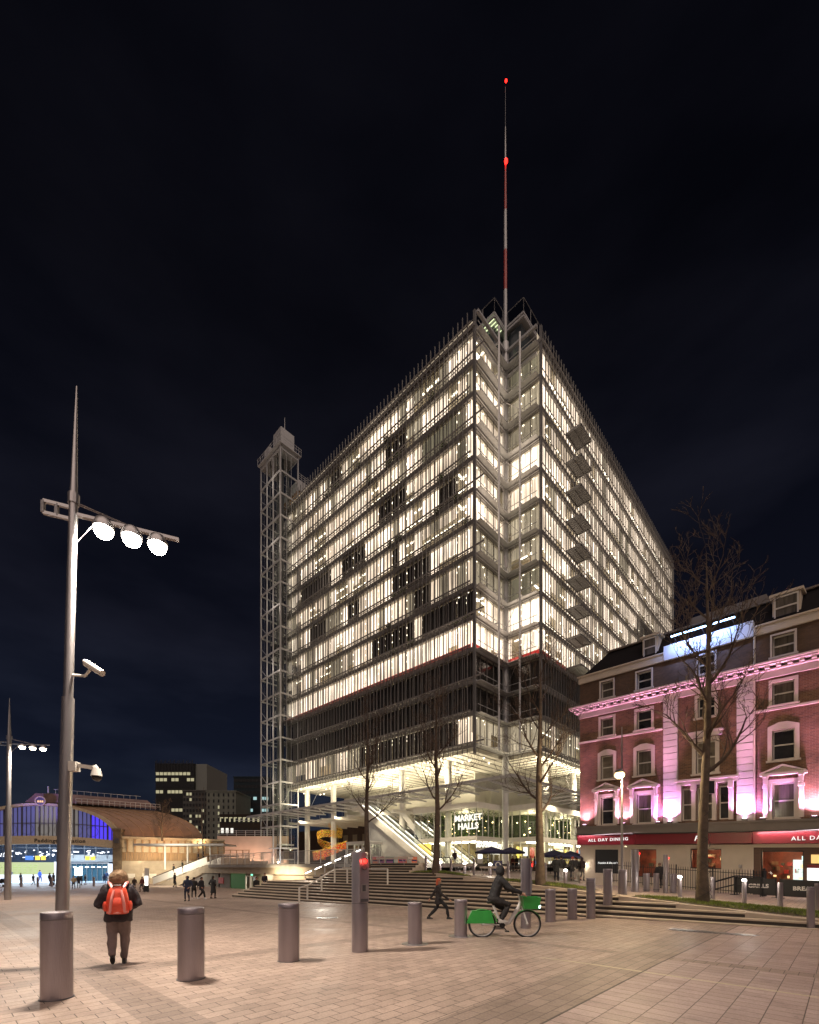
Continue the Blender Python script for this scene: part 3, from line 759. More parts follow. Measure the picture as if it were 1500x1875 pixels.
# ================================================================ lift tower
LT = thing('lift_tower', 'slender open steel lift tower rising beside the left end of the lit office block', 'lift tower', (*tw(-3.57, 44.6), 0), TA)
w_, h_, zt_ = 3.64, 6.8, 77.0
for x, y in ((0, 0), (w_, 0), (0, h_), (w_, h_), (0, 2.4), (0, 4.6), (w_, 3.4)):
    c = MB(); c.box(x-.10, y-.10, 1.4, x+.10, y+.10, zt_); c.build('tower_post', M['paint'], LT)
for k in range(19):
    z = 5.1+FH*k
    if z > zt_: break
    c = MB()
    for p, q in (((0, 0), (w_, 0)), ((0, 0), (0, h_)), ((w_, 0), (w_, h_)), ((0, h_), (w_, h_))):
        c.beam((*p, z), (*q, z), .16, .26)
    for yy in (0, 2.4, 4.6): c.beam((-.05, yy, z), (-.05, yy+2.2, z), .08, .1); c.beam((0, yy, z), (w_, yy, z+.02), .08)
    c.beam((0, 4.6, z), (-.0, h_, z+FH*.5), .06)
    for j in range(3): c.tube([(.3+j, .1, z), (.3+j, .1, z+FH)], .03, 4)
    c.build('tower_frame', M['paint'], LT)
c = MB()
for (x0, y0, x1, y1) in ((.3, .3, 3.3, 2.2), (.3, 2.6, 3.3, 4.4), (.3, 4.8, 3.3, 6.5)):
    for (p, q) in (((x0, y0), (x1, y0)), ((x0, y0), (x0, y1))): c.quad((*p, 1.6), (*q, 1.6), (*q, zt_-1), (*p, zt_-1))
c.build('lift_glass', M['glass'], LT)
c = MB()
for j, x in enumerate((.6, 1.2, 2.4, 3.0)):
    for y in (2.0, 4.5): c.box(x-.05, y-.05, 1.6, x+.05, y+.05, zt_)
c.box(1.5, 2.25, 1.6, 2.1, 2.55, zt_); c.build('lift_rails', M['steel_dk'], LT)
for (x, y, z) in ((.5, .5, 3), (.5, 2.7, 40), (.5, 4.9, 2)):
    c = MB(); c.box(x, y, z, x+2.6, y+1.5, z+.2); c.box(x, y, z+2.6, x+2.6, y+1.5, z+2.9)
    c.build('lift_car', M['paint'], LT)
    c = MB(); c.box(x+.1, y+.1, z+.2, x+2.5, y+1.4, z+2.6); c.build('lift_car_glass', M['glass_dk'], LT)
c = MB(); c.box(-.45, -.45, zt_, w_+.45, h_+.45, zt_+.16); c.build('top_platform', M['paint'], LT)
c = MB()
for p, q in (((-.45, -.45), (w_+.45, -.45)), ((-.45, -.45), (-.45, h_+.45)), ((w_+.45, -.45), (w_+.45, h_+.45))):
    for i in range(9):
        a = Vector((*p, zt_+.2)).lerp(Vector((*q, zt_+.2)), i/8); c.tube([a, a+V(0, 0, 1.1)], .03, 4)
    c.beam((*p, zt_+1.3), (*q, zt_+1.3), .05); c.beam((*p, zt_+.8), (*q, zt_+.8), .04)
c.build('platform_railing', M['paint'], LT)
c = MB(); c.box(.3, .3, zt_+.22, w_-.6, 2.9, zt_+3.6); c.build('motor_room', M['paint'], LT)
c = MB(); c.box(.3, 4.4, zt_+.22, w_-1.2, 6.2, zt_+2.6); c.build('motor_room', M['paint'], LT)
c = MB(); c.tube([(1.8, 1.5, zt_+3.6), (1.8, 1.5, zt_+7.0)], [.09, .03], 6); c.build('spire', M['paint'], LT)
# roof walkway from the lift tower onto the roof
c = MB(); c.box(w_, 0, 70.5, w_+5.5, 5.5, 71.0); c.build('bridge_soffit', M['wood'], LT)
c = MB(); c.box(w_, -.15, 71.0, w_+5.6, 5.6, 72.9); c.build('bridge_wall', M['paint'], LT)
c = MB()
for i in range(8): c.tube([(w_+.7*i, -.1, 72.9), (w_+.7*i, -.1, 74.1)], .03, 4)
for zz in (73.3, 73.7, 74.1): c.beam((w_, -.1, zz), (w_+5.5, -.1, zz), .05)
c.build('bridge_railing', M['paint'], LT)
lamp('lift_base_light', 'POINT', (1.8, 3, 5), 260, (1, .85, .6), size=.4, parent=LT)
lamp('lift_foot_light', 'POINT', (-1.6, -1.0, 3), 200, (.85, .93, 1), size=.2, parent=LT)
for z in (16, 27, 38, 49, 60, 71): lamp('shaft_fill', 'POINT', (-1.6, 2.0, z), 70, (1, .86, .74), size=.3, parent=LT)  # unseen point lamps added to brighten the lift tower frame
lamp('bridge_light', 'POINT', (w_+2.5, 2, 69.5), 45, (1, .6, .3), size=.2, parent=LT)

# ================================================================ escalators
TREADG = glow('lit_escalator_balustrade', (1, .9, .72), 2.2)
def escalator(name, label, parent_frame, x, yb, yt, zb, zt, width=1.5, skirt=True):
    e_ = thing(name, label, 'escalator', (*parent_frame(x, yb), 0), TA, 'escalators')
    L_ = yt-yb; H = zt-zb
    prof = [(-2.2, zb-.1), (0, zb-.1), (L_, zt-.1), (L_+2.0, zt-.1), (L_+2.0, zt-1.1), (L_+.4, zt-1.1), (.9, zb-.45), (-2.2, zb-.45)]
    c = MB(); c.hull([(a, z) for a, z in prof], 0, width, 'x'); c.build('truss', M['white'], e_)
    st_ = MB(); n = int(H/.2)
    for i in range(n): st_.box(.25, L_*i/n, zb+H*i/n-.12, width-.25, L_*(i+1)/n, zb+H*i/n+.02)
    st_.build('stairs', M['steel'], e_)
    for xx in (.06, width-.06):
        c = MB(); c.quad((xx, -1.8, zb), (xx, 0, zb), (xx, 0, zb+.9), (xx, -1.8, zb+.9)); c.quad((xx, 0, zb), (xx, L_, zt), (xx, L_, zt+.9), (xx, 0, zb+.9)); c.build('glass_side', M['glass'], e_)
        c = MB(); c.tube([(xx, -1.9, zb+.1), (xx, -2.05, zb+.5), (xx, -1.8, zb+.93), (xx, 0, zb+.95), (xx, L_, zt+.95), (xx, L_+1.6, zt+.95)], .05, 6); c.build('handrail', M['black'], e_)
        c = MB(); c.beam((xx, 0, zb+.06), (xx, L_, zt+.06), .06, .10); c.beam((xx, 0, zb-.35), (xx, L_, zt-.55), .05, .06); c.build('light_strip', TREADG, e_)
    if skirt:
        c = MB(); c.hull([(1.2, zb-.2), (1.2, zb-.6), (L_*.9, zb-.6), (L_*.9, zt-2.2)], .2, width-.2, 'x'); c.build('side_panel', M['paint'], e_)
    return e_
y1 = solve_y(800, .4); y2 = solve_y(668, .4)
escalator('escalator', 'brightly lit escalator climbing to the left, nearest the tree with the raked strut behind', tw, -.6, y1, y2, 2.05, 11.6)
escalator('escalator', 'brightly lit escalator climbing to the left, just behind the first one', tw, 1.4, y1+.4, y2+.4, 2.05, 11.6, skirt=False)
y3 = solve_y(862, 3.4); y4 = solve_y(760, 3.4)
escalator('escalator', 'escalator seen through the glass beside the slim white column', tw, 3.2, y3, y4, 1.9, 8.6, skirt=False)
# ================================================================ woven spiral sculpture
cxp, cyp = tw(3.2, solve_y(606, 3.2))
sc_ = thing('spiral_sculpture', 'red, orange and yellow woven spiral sculpture hanging behind the columns', 'sculpture', (cxp, cyp, 2.4), TA)
sc_.scale = (1.2, 1.2, 1.35)
SM = [mat('red_ribbon', (.75, .06, .02), .5), mat('orange_ribbon', (.85, .25, .02), .5), mat('yellow_ribbon', (.85, .6, .05), .5), mat('pale_ribbon', (.75, .55, .4), .5)]
c = MB(); n = 190
for i in range(n):
    for j in range(16):
        if rnd.random() < .26: continue
        t0, t1 = i/n, (i+1)/n
        def Pp(t, w):
            a = 1.2+t*2.1*math.pi*2*.95; r_ = 2.6*(1-.45*t); z = .1+t*4.4+w*1.25*(1-.35*t)+.35*math.sin(a*1.5)
            return (r_*math.cos(a)*(1+.10*w), r_*math.sin(a)*1.1, z)
        w0, w1 = j/16, (j+.8)/16
        mi = 0 if (t0 < .45 and rnd.random() < .6) else 1 if rnd.random() < .6 else 2
        if t0 > .62 or (j > 12): mi = rnd.choice((2, 2, 1))
        if rnd.random() < .08: mi = 3
        c.quad(Pp(t0, w0), Pp(t1-.001, w0), Pp(t1-.001, w1), Pp(t0, w1), mi)
c.build('woven_ribbon', SM, sc_)
c = MB()
for x, y in ((2, 2), (-2, 2), (2, -2), (-2, -2)): c.tube([(x*.6, y*.6, 5.5), (x*.6, y*.6, 7.9)], .02, 4)
c.build('suspension_rod', M['steel'], sc_)
lamp('sculpture_fill', 'SPOT', (-6, -3, 1.5), 450, (1, .85, .65), (0, 0, 3), .3, 70, .6, parent=sc_)  # unseen spot added to light the woven ribbons
# dark brick building seen behind the undercroft
bb = thing('brick_building', 'dark brown brick building seen between the columns behind the spiral sculpture', 'building', (*tw(12, 47), 0), TA)
c = MB(); c.box(0, -12, 1.9, .5, 16, 9.8); c.build('wall', brickwall('dark_brown_brick', (.05, .025, .015), (.035, .02, .012), (.03, .02, .015)), bb)
for i in range(5):
    c = MB(); c.box(-.05, -11+3*i, 5.5, .0, -9.6+3*i, 8.2); c.build('window', mat('dull_window', (.16, .13, .09), .3) if i == 0 else bpy.data.materials['dull_window'], bb)
# grey glazed lift lobby at the escalator foot
yy = solve_y(664, -2.2)
lb = thing('glass_lift_lobby', 'grey framed glass lift lobby at the foot of the escalator truss', 'lift', (*tw(-3.0, yy), 1.95), TA)
c = MB()
for x in (0, 2.2):
    for y in (-2.6, -.9, .9, 2.6): c.box(x-.09, y-.09, 0, x+.09, y+.09, 3.3)
for y in (-2.6, 2.6): c.box(0, y-.09, 3.1, 2.2, y+.09, 3.4); c.box(0, y-.06, 1.3, 2.2, y+.06, 1.4)
for x in (0, 2.2): c.box(x-.1, -2.7, 3.1, x+.1, 2.7, 3.4); c.box(x-.06, -2.6, 1.7, x+.06, 2.6, 1.8)
c.build('frame', M['paint'], lb)
c = MB(); c.quad((0, -2.6, 0), (0, 2.6, 0), (0, 2.6, 3.1), (0, -2.6, 3.1)); c.quad((0, -2.6, 0), (2.2, -2.6, 0), (2.2, -2.6, 3.1), (0, -2.6, 3.1)); c.build('glass', M['glass_dk'], lb)
c = MB(); c.box(-.15, -2.75, 3.4, 2.35, 2.75, 3.55); c.build('roof', M['paint'], lb)
lamp('lobby_light', 'POINT', (1.1, 0, 2.9), 60, (1, .85, .55), size=.2, parent=lb)

# ================================================================ railings
def rail_run(name, label, pts, h=1.05, mats=None, post=1.6, bars=.13, group=None, lit=False, cat='railing'):
    r_ = thing(name, label, cat, (0, 0, 0), 0, group); m1, m2, m3 = MB(), MB(), MB()
    for p, q in zip(pts, pts[1:]):
        p, q = Vector(p), Vector(q); L_ = (q-p).length; n = max(1, round(L_/post))
        for j in range(n+1): a = p.lerp(q, j/n); m1.beam(a, a+V(0, 0, h), .06)
        m2.beam(p+V(0, 0, h), q+V(0, 0, h), .07, .05)
        if bars:
            k = int(L_/bars)
            for j in range(k): a = p.lerp(q, (j+.5)/k); m3.beam(a+V(0, 0, .08), a+V(0, 0, h-.05), .018)
            m3.beam(p+V(0, 0, .08), q+V(0, 0, .08), .03)
    mm = mats or M['steel']
    m1.build('post', mm, r_); m2.build('handrail', mm if not lit else M['bulb'], r_)
    if bars: m3.build('bars', mm, r_)
    return r_
def dz(q, v, z=2.0): return (*xy(q, v), z)
rail_run('railing', 'grey bar railing along the front edge of the raised deck', [dz(29.0, 7.55), dz(41, 8.45), dz(53.4, 9.45)], 1.15, M['paint'], 1.9, .14)
rail_run('railing', 'low railing on the deck beside the top of the upper steps', [dz(23.6, 7.1), dz(28.8, 7.45)], 1.1, M['paint'], 1.4, .14)
# white sloping handrail on the steps (posts standing on the treads)
def step_pt(q, v): x, y = xy(q, v); return V(x, y, G(x, y))
hr = thing('handrail', 'white steel handrail running up the middle of the steps', 'handrail')
ph = [hit(px, py) for px, py in ((548, 1653), (563, 1650), (589, 1634), (613, 1618), (636, 1617))]
tops = [(549, 1626), (565, 1622), (589, 1606), (614, 1592), (636, 1591)]
prev = None
for (p, (tx, ty)) in zip(ph, tops):
    h = (p.z - 0)*0 + zat(ty, p.y)-p.z; h = clamp(h, .85, 1.3)
    c = MB(); c.beam(p, p+V(0, 0, h), .09, .09); c.build('post', M['white'], hr)
    if prev is not None:
        c = MB(); c.beam(prev, p+V(0, 0, h), .07, .06); c.build('rail', M['white'], hr)
    prev = p+V(0, 0, h)
q4 = prev+V(2.6, -2.1, 0); c = MB(); c.beam(prev, q4, .07, .06); c.build('rail', M['white'], hr)
c = MB(); c.beam(q4, q4-V(0, 0, 1.1), .09); c.build('post', M['white'], hr)
# lit handrail climbing beside the upper steps
lr = thing('lit_handrail', 'handrail with glowing strip climbing beside the upper steps to the deck', 'handrail')
P0_, P1_ = V(*xy(28.7, 4.3), .85), V(*xy(25.3, 7.2), 2.1)
c = MB(); c.beam(P0_+V(0, 0, .42), P1_+V(0, 0, 1.1), .08, .07); c.build('rail', M['paint'], lr)
for i in range(6):
    a = P0_.lerp(P1_, i/6); b = P0_.lerp(P1_, (i+.62)/6)
    c = MB(); c.beam(a+V(0, 0, .37+.11*i), b+V(0, 0, .43+.11*i), .05, .035); c.build('light_strip', M['bulb'], lr)
for i in range(7):
    a = P0_.lerp(P1_, i/6); c = MB(); c.beam(a, a+V(0, 0, .40+.11*i), .05); c.build('post', M['paint'], lr)
lamp('step_light', 'SPOT', tuple(P0_.lerp(P1_, .4)+V(-.3, -1.0, 1.6)), 420, (1, .9, .75), tuple(P0_.lerp(P1_, .4)+V(-.6, -6, -1.5)), .2, 120, 1)

# ================================================================ wall below the deck
ax, ay = xy(29.5, 8.1); bx, by = xy(55, 10.0)
wa = math.atan2(ay-by, ax-bx); WL = math.hypot(ax-bx, ay-by)
uw = thing('shop_frontage', 'pale stone frontage below the deck with slatted shutters and lit glass doors', 'building', (bx, by, 0), wa)
Xw = lambda px: (lambda r_: (bx-r_*by)/(r_*math.sin(wa)-math.cos(wa)))((px-750)/F)
x1, x2, x3, x4, x5, x6 = [Xw(p) for p in (448, 468, 421, 449, 500, 345)]
def wbox(m_, xa, xb, za, zb, ya=0, yb=.3, mi=0): m_.box(xa, ya, za, xb, yb, zb, mi)
c = MB(); wbox(c, -3, WL, 1.0, 1.68, -.25, .3); wbox(c, Xw(500), WL, -.9, 1.0); wbox(c, -3, x6-4, -.9, 1.0); c.build('wall', M['stone'], uw)
c = MB(); wbox(c, x6-4, Xw(500), -.9, 1.0, 2.5, 2.6); c.build('back_wall', M['inwall'], uw)
for xa, xb in ((x6-4, x6), (x6, Xw(400)), (Xw(402), x3)):
    c = MB(); z = -.7
    while z < .95: wbox(c, xa+.05, xb-.05, z, z+.09, .02, .08); z += .13
    c.build('slatted_shutter', M['conc'], uw)
c = MB(); wbox(c, Xw(401), Xw(410), -.2, .5, -.06, .0); c.build('red_cabinet', M['red'], uw)
for pxa, pxb in ((421, 448),):
    c = MB(); wbox(c, Xw(pxa), Xw(pxb), -.8, 1.0, .1, .12); c.build('green_window', glow('lit_green_glass', (.10, .36, .08), .09), uw)
for pxa, pxb in ((449, 458), (459, 468)):
    c = MB(); X0, X1 = Xw(pxa), Xw(pxb)
    wbox(c, X0, X0+.12, -.8, .8, 0, .12); wbox(c, X1-.12, X1, -.8, .8, 0, .12); wbox(c, X0+.12, X1-.12, .68, .8, 0, .12); wbox(c, X0+.12, X1-.12, -.8, -.6, 0, .12)
    c.build('door_frame', M['white'], uw)
    c = MB(); c.quad((X0, .06, -.8), (X1, .06, -.8), (X1, .06, .8), (X0, .06, .8)); c.build('door_glass', M['glass'], uw)
c = MB(); wbox(c, Xw(460), Xw(463), .82, .97, -.04, 0); c.build('exit_light', glow('green_exit', (.2, .9, .5), 1.5), uw)
lamp('door_light', 'AREA', (Xw(455), 1.3, .95), 60, (1, .9, .7), (Xw(455), 1.3, -2), 2, parent=uw)
lamp('wall_wash', 'AREA', (WL-7, -1.4, 1.4), 160, (1, .80, .52), (WL-7, .6, -.5), 5, sizey=.4, parent=uw)

# ================================================================ lower escalator to the deck, with stone side
e2b, e2t = at(292, 60, -.67), at(378, 56.5, 2.0)
ea = math.atan2(e2t.y-e2b.y, e2t.x-e2b.x); EL = (e2t-e2b).xy.length
le = thing('escalator', 'stone sided escalator climbing right to the deck with white glowing sides', 'escalator', (e2b.x, e2b.y, 0), ea, 'escalators')
c = MB(); c.hull([(-.5, -.67), (EL, 2.0), (EL+4, 2.0), (EL+4, 1.3), (EL+.5, 1.3), (EL-5, -.67)], 0, 2.4, 'y')
c.v = [(p[0], p[1], p[2]) for p in c.v]; c.build('stone_side', M['stone'], le)
for yy in (.1, 2.3):
    c = MB(); c.quad((-1.4, yy, -.6), (EL, yy, 2.06), (EL, yy, 3.0), (-1.4, yy, .3)); c.build('glass_side', mat('white_glass_side', (.8, .78, .72), .3) if yy < 1 else bpy.data.materials['white_glass_side'], le)
    c = MB(); c.tube([(-1.5, yy, .33), (EL, yy, 3.05), (EL+3, yy, 3.05)], .05, 5); c.build('handrail', M['black'], le)
c = MB()
for i in range(17): c.box(EL*i/17, .2, -.67, EL*(i+1)/17, 2.2, -.62+2.6*i/17)
c.build('stairs', M['steel'], le)
lamp('escalator_wash', 'AREA', (EL*.45, -3.2, 3.0), 260, (1, .88, .66), (EL*.45, .5, .8), 3.0, parent=le)
# back stone wall behind escalator, carrying small signs
bwd = thing('stone_wall', 'smooth pale stone wall behind the lower escalator with small white notices', 'wall', at(217, 66, 0), math.atan2(1.5, 22))
c = MB(); c.box(0, 0, -.7, 21, .5, 2.62); c.build('wall', M['stone'], bwd)
lamp('stone_wall_wash', 'AREA', (5, -2.5, 2.2), 150, (1, .80, .52), (5, .3, .6), 8, sizey=.4, parent=bwd)
for xa in (.4, 3.4):
    c = MB(); c.box(xa, -.06, .1, xa+1.9, -.003, .75); c.build('notice', M['white'], bwd)
# glass canopy over the lower escalator
gc = thing('glass_canopy', 'flat glass canopy on slim white posts over the lower escalator', 'canopy', at(260, 58.5, 0), 0)
c = MB(); c.box(-1, 0, 4.62, 10.5, 4.0, 4.72); c.build('roof', M['frost'], gc)
c = MB()
for i in range(24): c.box(-1+.5*i, -.1, 4.5, -.94+.5*i, 4.1, 4.62)
c.box(-1, -.15, 4.45, 10.5, -.05, 4.7); c.build('ribs', M['paint'], gc)
for x in (2.8, 5.7, 8.6): 
    c = MB(); c.tube([(x, .3, 1.4), (x, .3, 4.5)], .1, 8); c.build('post', M['white'], gc)

# ================================================================ railway station
P0s = V(-42.5, 66, 0); vh = V(-9.0, -1.8, 0)       # right springing, half chord of the arch
mid = P0s+vh; ex_ = V(8.5, 6.6, 0)                    # roof runs this way
SA = math.atan2(-vh.y, -vh.x); SPAN = vh.length      # local x along front towards the right pier
ST = thing('railway_station', 'old station with arched glazed front and curved roof glowing orange and purple', 'building', (mid.x, mid.y, 0), SA)
zsp, zcr = 5.9, 10.35
def arch(t, s=1.0, dz=0): return (SPAN*s*math.cos(t), zsp+dz+(zcr-zsp)*s*math.sin(t))
NA = 40
c = MB(); T0 = [math.pi*i/NA for i in range(NA+1)]
def archband(m_, s0, s1, y0, y1, mi=0, dz=0):
    for i in range(NA):
        a0, a1 = arch(T0[i], s0), arch(T0[i+1], s0); b0, b1 = arch(T0[i], s1), arch(T0[i+1], s1)
        vs = [(a0[0], y0, a0[1]), (a1[0], y0, a1[1]), (b1[0], y0, b1[1]), (b0[0], y0, b0[1])]
        m_.add(vs+[(p[0], y1, p[2]) for p in vs], [(0, 1, 2, 3), (7, 6, 5, 4), (0, 4, 5, 1), (2, 6, 7, 3)], mi)
archband(c, 1.0, 1.075, -.25, .6); c.build('arch_rim', mat('cream_stone', (.42, .35, .25), .6, 0, .15), ST)
# glazing, blue-violet behind, with curved lower chord
def chord(x): return zsp-.35+.85*(1-(x/SPAN)**2)*.65
c = MB(); nb = 34
for i in range(nb):
    xa, xb = -SPAN+2*SPAN*i/nb, -SPAN+2*SPAN*(i+1)/nb
    ta = lambda x: zsp+(zcr-zsp)*math.sqrt(max(0, 1-(x/SPAN)**2))
    f = (xa+SPAN)/(2*SPAN); mi = 0 if (f < .06 or f > .80 or .12 < f < .2) else 1 if (f > .72 or f < .42) else 2
    c.quad((xa, .5, chord(xa)), (xb, .5, chord(xb)), (xb, .5, ta(xb)), (xa, .5, ta(xa)), mi)
c.build('arch_glazing', [glow('blue_lit_glass', (.10, .06, 1), .6), glow('violet_lit_glass', (.20, .20, .55), .28), glow('grey_lit_glass', (.42, .38, .36), .26)], ST)
c = MB()
for i in range(nb+1):
    x = -SPAN+2*SPAN*i/nb; zt2 = zsp+(zcr-zsp)*math.sqrt(max(0, 1-(x/SPAN)**2)); w = .04 if i % 4 else .10
    if zt2-chord(x) > .2: c.box(x-w, .30, chord(x), x+w, .42, zt2)
for i in range(nb):
    x = -SPAN+2*SPAN*i/nb; x2 = x+2*SPAN/nb; zz = chord(x)+1.75
    if zsp+(zcr-zsp)*math.sqrt(max(0, 1-(x2/SPAN)**2)) > zz and abs(x) < SPAN*.93: c.box(x, .28, zz, x2, .44, zz+.12)
for i in range(9):
    xc = -SPAN+2*SPAN*(i+.5)/9; pts = [(xc+.75*math.cos(a/12*6.283), .35, chord(xc)+.95+.75*math.sin(a/12*6.283)) for a in range(13)]
    if abs(xc) < SPAN*.85: c.tube(pts, .025, 4, cap=False)
c.build('glazing_bars', M['steel_dk'], ST)
c = MB()
for i in range(nb):
    xa, xb = -SPAN+2*SPAN*i/nb, -SPAN+2*SPAN*(i+1)/nb
    vs = [(xa, -.2, chord(xa)-1.15), (xb, -.2, chord(xb)-1.15), (xb, -.2, chord(xb)), (xa, -.2, chord(xa))]
    c.add(vs+[(p[0], .5, p[2]) for p in vs], [(0, 1, 2, 3), (7, 6, 5, 4), (0, 4, 5, 1), (2, 6, 7, 3)])
c.build('sign_beam', bpy.data.materials['cream_stone'], ST)
text('Paddington Station', .72, M['black'], ST, (2.3, -.24, chord(1)-.92), name='station_lettering', ext=.02, off=.012, space=1.15)
c = MB(); c.lathe([(.62, 0), (.62, .2)], (0, 0, 0), 20); c.v = [(p[0], -.5+p[2], 10.9+p[1]) for p in c.v]; clk = c.build('round_emblem', M['steel_dk'], ST)
c = MB(); pts = [(.62*math.cos(a/16*6.283), -.52, 10.9+.62*math.sin(a/16*6.283)) for a in range(17)]; c.tube(pts, .09, 6, cap=False); c.build('emblem_rim', bpy.data.materials['cream_stone'], ST)
c = MB()
for x in (-.25, .02, .28): c.box(x-.09, -.56, 10.72, x+.09, -.52, 10.98)
c.build('emblem_light', glow('amber_emblem', (1, .55, .25), .8), ST)
pr_ = MB(); pr_.box(SPAN-.1, -.5, -.7, SPAN+.95, .9, 7.0); pr_.box(SPAN-.2, -.6, 7.0, SPAN+1.05, 1.0, 7.25); pr_.box(SPAN-.2, -.6, 4.4, SPAN+1.05, 1.0, 4.55)
pr_.build('pier', brickwall('pier_brick', (.17, .13, .09), (.13, .10, .07), (.10, .08, .06)), ST)
c = MB(); c.box(SPAN+.12, -.56, 5.15, SPAN+.72, -.5, 5.85); c.build('crest_plate', M['steel_dk'], ST)
# curved roof behind the arch, running away to the right
ca, sa = math.cos(-SA), math.sin(-SA); exl = V(ex_.x*ca-ex_.y*sa, ex_.x*sa+ex_.y*ca, 0)
c = MB(); NR = 24
NU = 30
for i in range(NU):
    for j in range(NR):
        def RP(a, b):
            p = arch(math.pi*a/NU, 1.09); return (p[0]+exl.x*b/NR*1.02, .5+exl.y*b/NR*1.02, p[1]-.1)
        c.quad(RP(i, j), RP(i+1, j), RP(i+1, j+1), RP(i, j+1))
c.build('curved_roof', mat('standing_seam_roof', (.23, .14, .09), .55, .1, .2, .8), ST, smooth=True)
c = MB()
for j in range(0, NR+1, 3):
    c.tube([tuple(V(*RP(i, j))+V(0, 0, .05)) for i in range(0, NU+1, 2)], .05, 4)
c.build('roof_seams', M['wood'], ST)
# ridge monitor with walkway railing
def mon(b, s, zz): return (exl.x*b+s, .8+exl.y*b, zz)
c = MB()
for (x0, x1, za, zb) in ((-3.2, 3.6, 10.9, 12.2),):
    vs = [mon(.05, x0, za), mon(.05, x1, za), mon(.98, x1, za), mon(.98, x0, za), mon(.05, x0*.6, zb), mon(.05, x1*.6, zb), mon(.98, x1*.6, zb), mon(.98, x0*.6, zb)]
    c.add(vs, [(0, 1, 5, 4), (1, 2, 6, 5), (2, 3, 7, 6), (3, 0, 4, 7), (4, 5, 6, 7)])
c.build('ridge_monitor', mat('monitor_slates', (.16, .10, .09), .6, 0, .3, 1.2), ST)
c = MB()
for i in range(17): c.beam(mon(i/16, 3.8, 10.7), mon(i/16, 3.8, 11.6), .05)
for zz in (11.2, 11.6): c.beam(mon(0, 3.8, zz), mon(1, 3.8, zz), .05)
for i in range(13): c.beam(mon(.02+i/13, 1.0, 12.2), mon(.02+i/13, 1.0, 12.8), .04)
c.beam(mon(0, 1.0, 12.8), mon(1, 1.0, 12.8), .05)
c.build('roof_walkway', M['paint'], ST)
c = MB(); c.beam(mon(.05, -.3, 12.2), mon(.05, -.3, 13.2), .12); c.build('finial', M['paint'], ST)
# ribbed side wall under the eave
dirw = Vector((exl.x, exl.y, 0)).normalized(); sw = thing('ribbed_side_wall', 'cream ribbed wall with timber slats under the curved station roof', 'wall', (P0s.x+.9, P0s.y+.3, 0), math.atan2(6.6, 8.5)-R(4))
c = MB(); c.box(0, .0, 3.9, 14, .4, 5.9); c.build('upper_wall', bpy.data.materials['cream_stone'], sw)
c = MB()
for i in range(15): c.box(.5+.95*i, -.22, 3.9, .72+.95*i, -.003, 5.7)
c.build('wall_ribs', M['wood'], sw)
c = MB()
for i in range(70): c.box(.2*i, -.12, 2.62, .2*i+.15, .3, 3.88)
c.build('timber_slats', M['wood'], sw)
c = MB(); c.box(-.1, -.4, 5.9, 14, .5, 6.15); c.build('eave', bpy.data.materials['cream_stone'], sw)
lamp('eave_light', 'AREA', (5, -2.2, 2.9), 150, (1, .8, .5), (5, .2, 4.8), 7, sizey=.5, parent=sw)
lamp('roof_light', 'SPOT', (6.5, -6.0, 4.8), 900, (1, .5, .25), (3, 3, 9.5), .5, 110, 1, parent=sw)
lamp('roof_corner_light', 'SPOT', (10.5, -1.2, 5.0), 350, (1, .75, .4), (10.0, 2, 7.5), .3, 120, 1, parent=sw)
lamp('front_light', 'SPOT', (2, -9, .5), 420, (1, .7, .45), (1.5, 0, 7), .5, 90, 1, parent=ST)
lamp('violet_roof_light', 'SPOT', (-1, -5, 9.5), 700, (.35, .25, 1), (0, 3, 12), .4, 80, 1, parent=ST)
# station hall behind the arch
H = thing('station_hall', 'blue-white lit station concourse seen through the arch opening', 'building', (mid.x, mid.y, 0), SA)
c = MB(); c.quad((-22, 1, -.62), (9.4, 1, -.62), (9.4, 40, -.62), (-22, 40, -.62)); c.build('floor', mat('polished_hall_floor', (.5, .52, .56), .25), H)
c = MB(); c.box(-22, 26, -.6, 12, 26.4, 7); c.build('back_wall', mat('blue_grey_wall', (.12, .17, .28), .6), H)
c = MB(); c.box(-22, 2, 6.4, 9.6, 26, 6.6); c.build('ceiling', M['dark'], H)
c = MB(); c.box(9.0, 1.2, -.6, 9.3, 26, 6.4); c.build('side_wall', mat('side_panel_blue', (.15, .2, .3), .6), H)
c = MB(); c.box(-6, 18, 2.7, 9.0, 26, 2.95); c.box(-6, 17.9, 2.95, 9.0, 18, 3.9); c.build('balcony', M['paint'], H)
c = MB()
for i in range(7): c.box(2.0+1.0*i, 18.2, 3.0, 2.7+1.0*i, 18.3, 3.75)
c.build('balcony_windows', M['dark'], H)
c = MB()
for i in range(70):
    x, y = rnd.uniform(-20, 9), rnd.uniform(4, 25); c.box(x, y, 6.25, x+.6, y+.15, 6.3)
c.build('ceiling_lights', glow('cool_strip', (.7, .85, 1), 7), H)
c = MB()
for i in range(90):
    x, y, z = rnd.uniform(-19, 6), rnd.uniform(15, 25), rnd.uniform(3.4, 4.6); c.box(x, y, z, x+rnd.uniform(.1, .5), y+.05, z+rnd.uniform(.05, .2))
c.build('shop_signs', glow('cool_sign', (.9, .93, 1), 2.5), H)
c = MB(); c.box(-15.5, 12, -.4, -4.6, 12.2, 2.5); c.build('long_lit_hoarding', glow('pale_yellow_hoarding', (.72, .80, .38), .5), H)
c = MB(); c.box(-15.6, 11.95, -.6, -4.5, 12.25, .5); c.box(-4.5, 11.9, -.6, -3.6, 13, 2.6); c.build('white_kiosk_base', glow('cool_white_panel', (.75, .85, 1), .95), H)
c = MB(); c.box(3.4, 12, -.6, 9.0, 12.3, 2.3); c.build('white_shopfront', bpy.data.materials['cool_white_panel'], H)
c = MB()
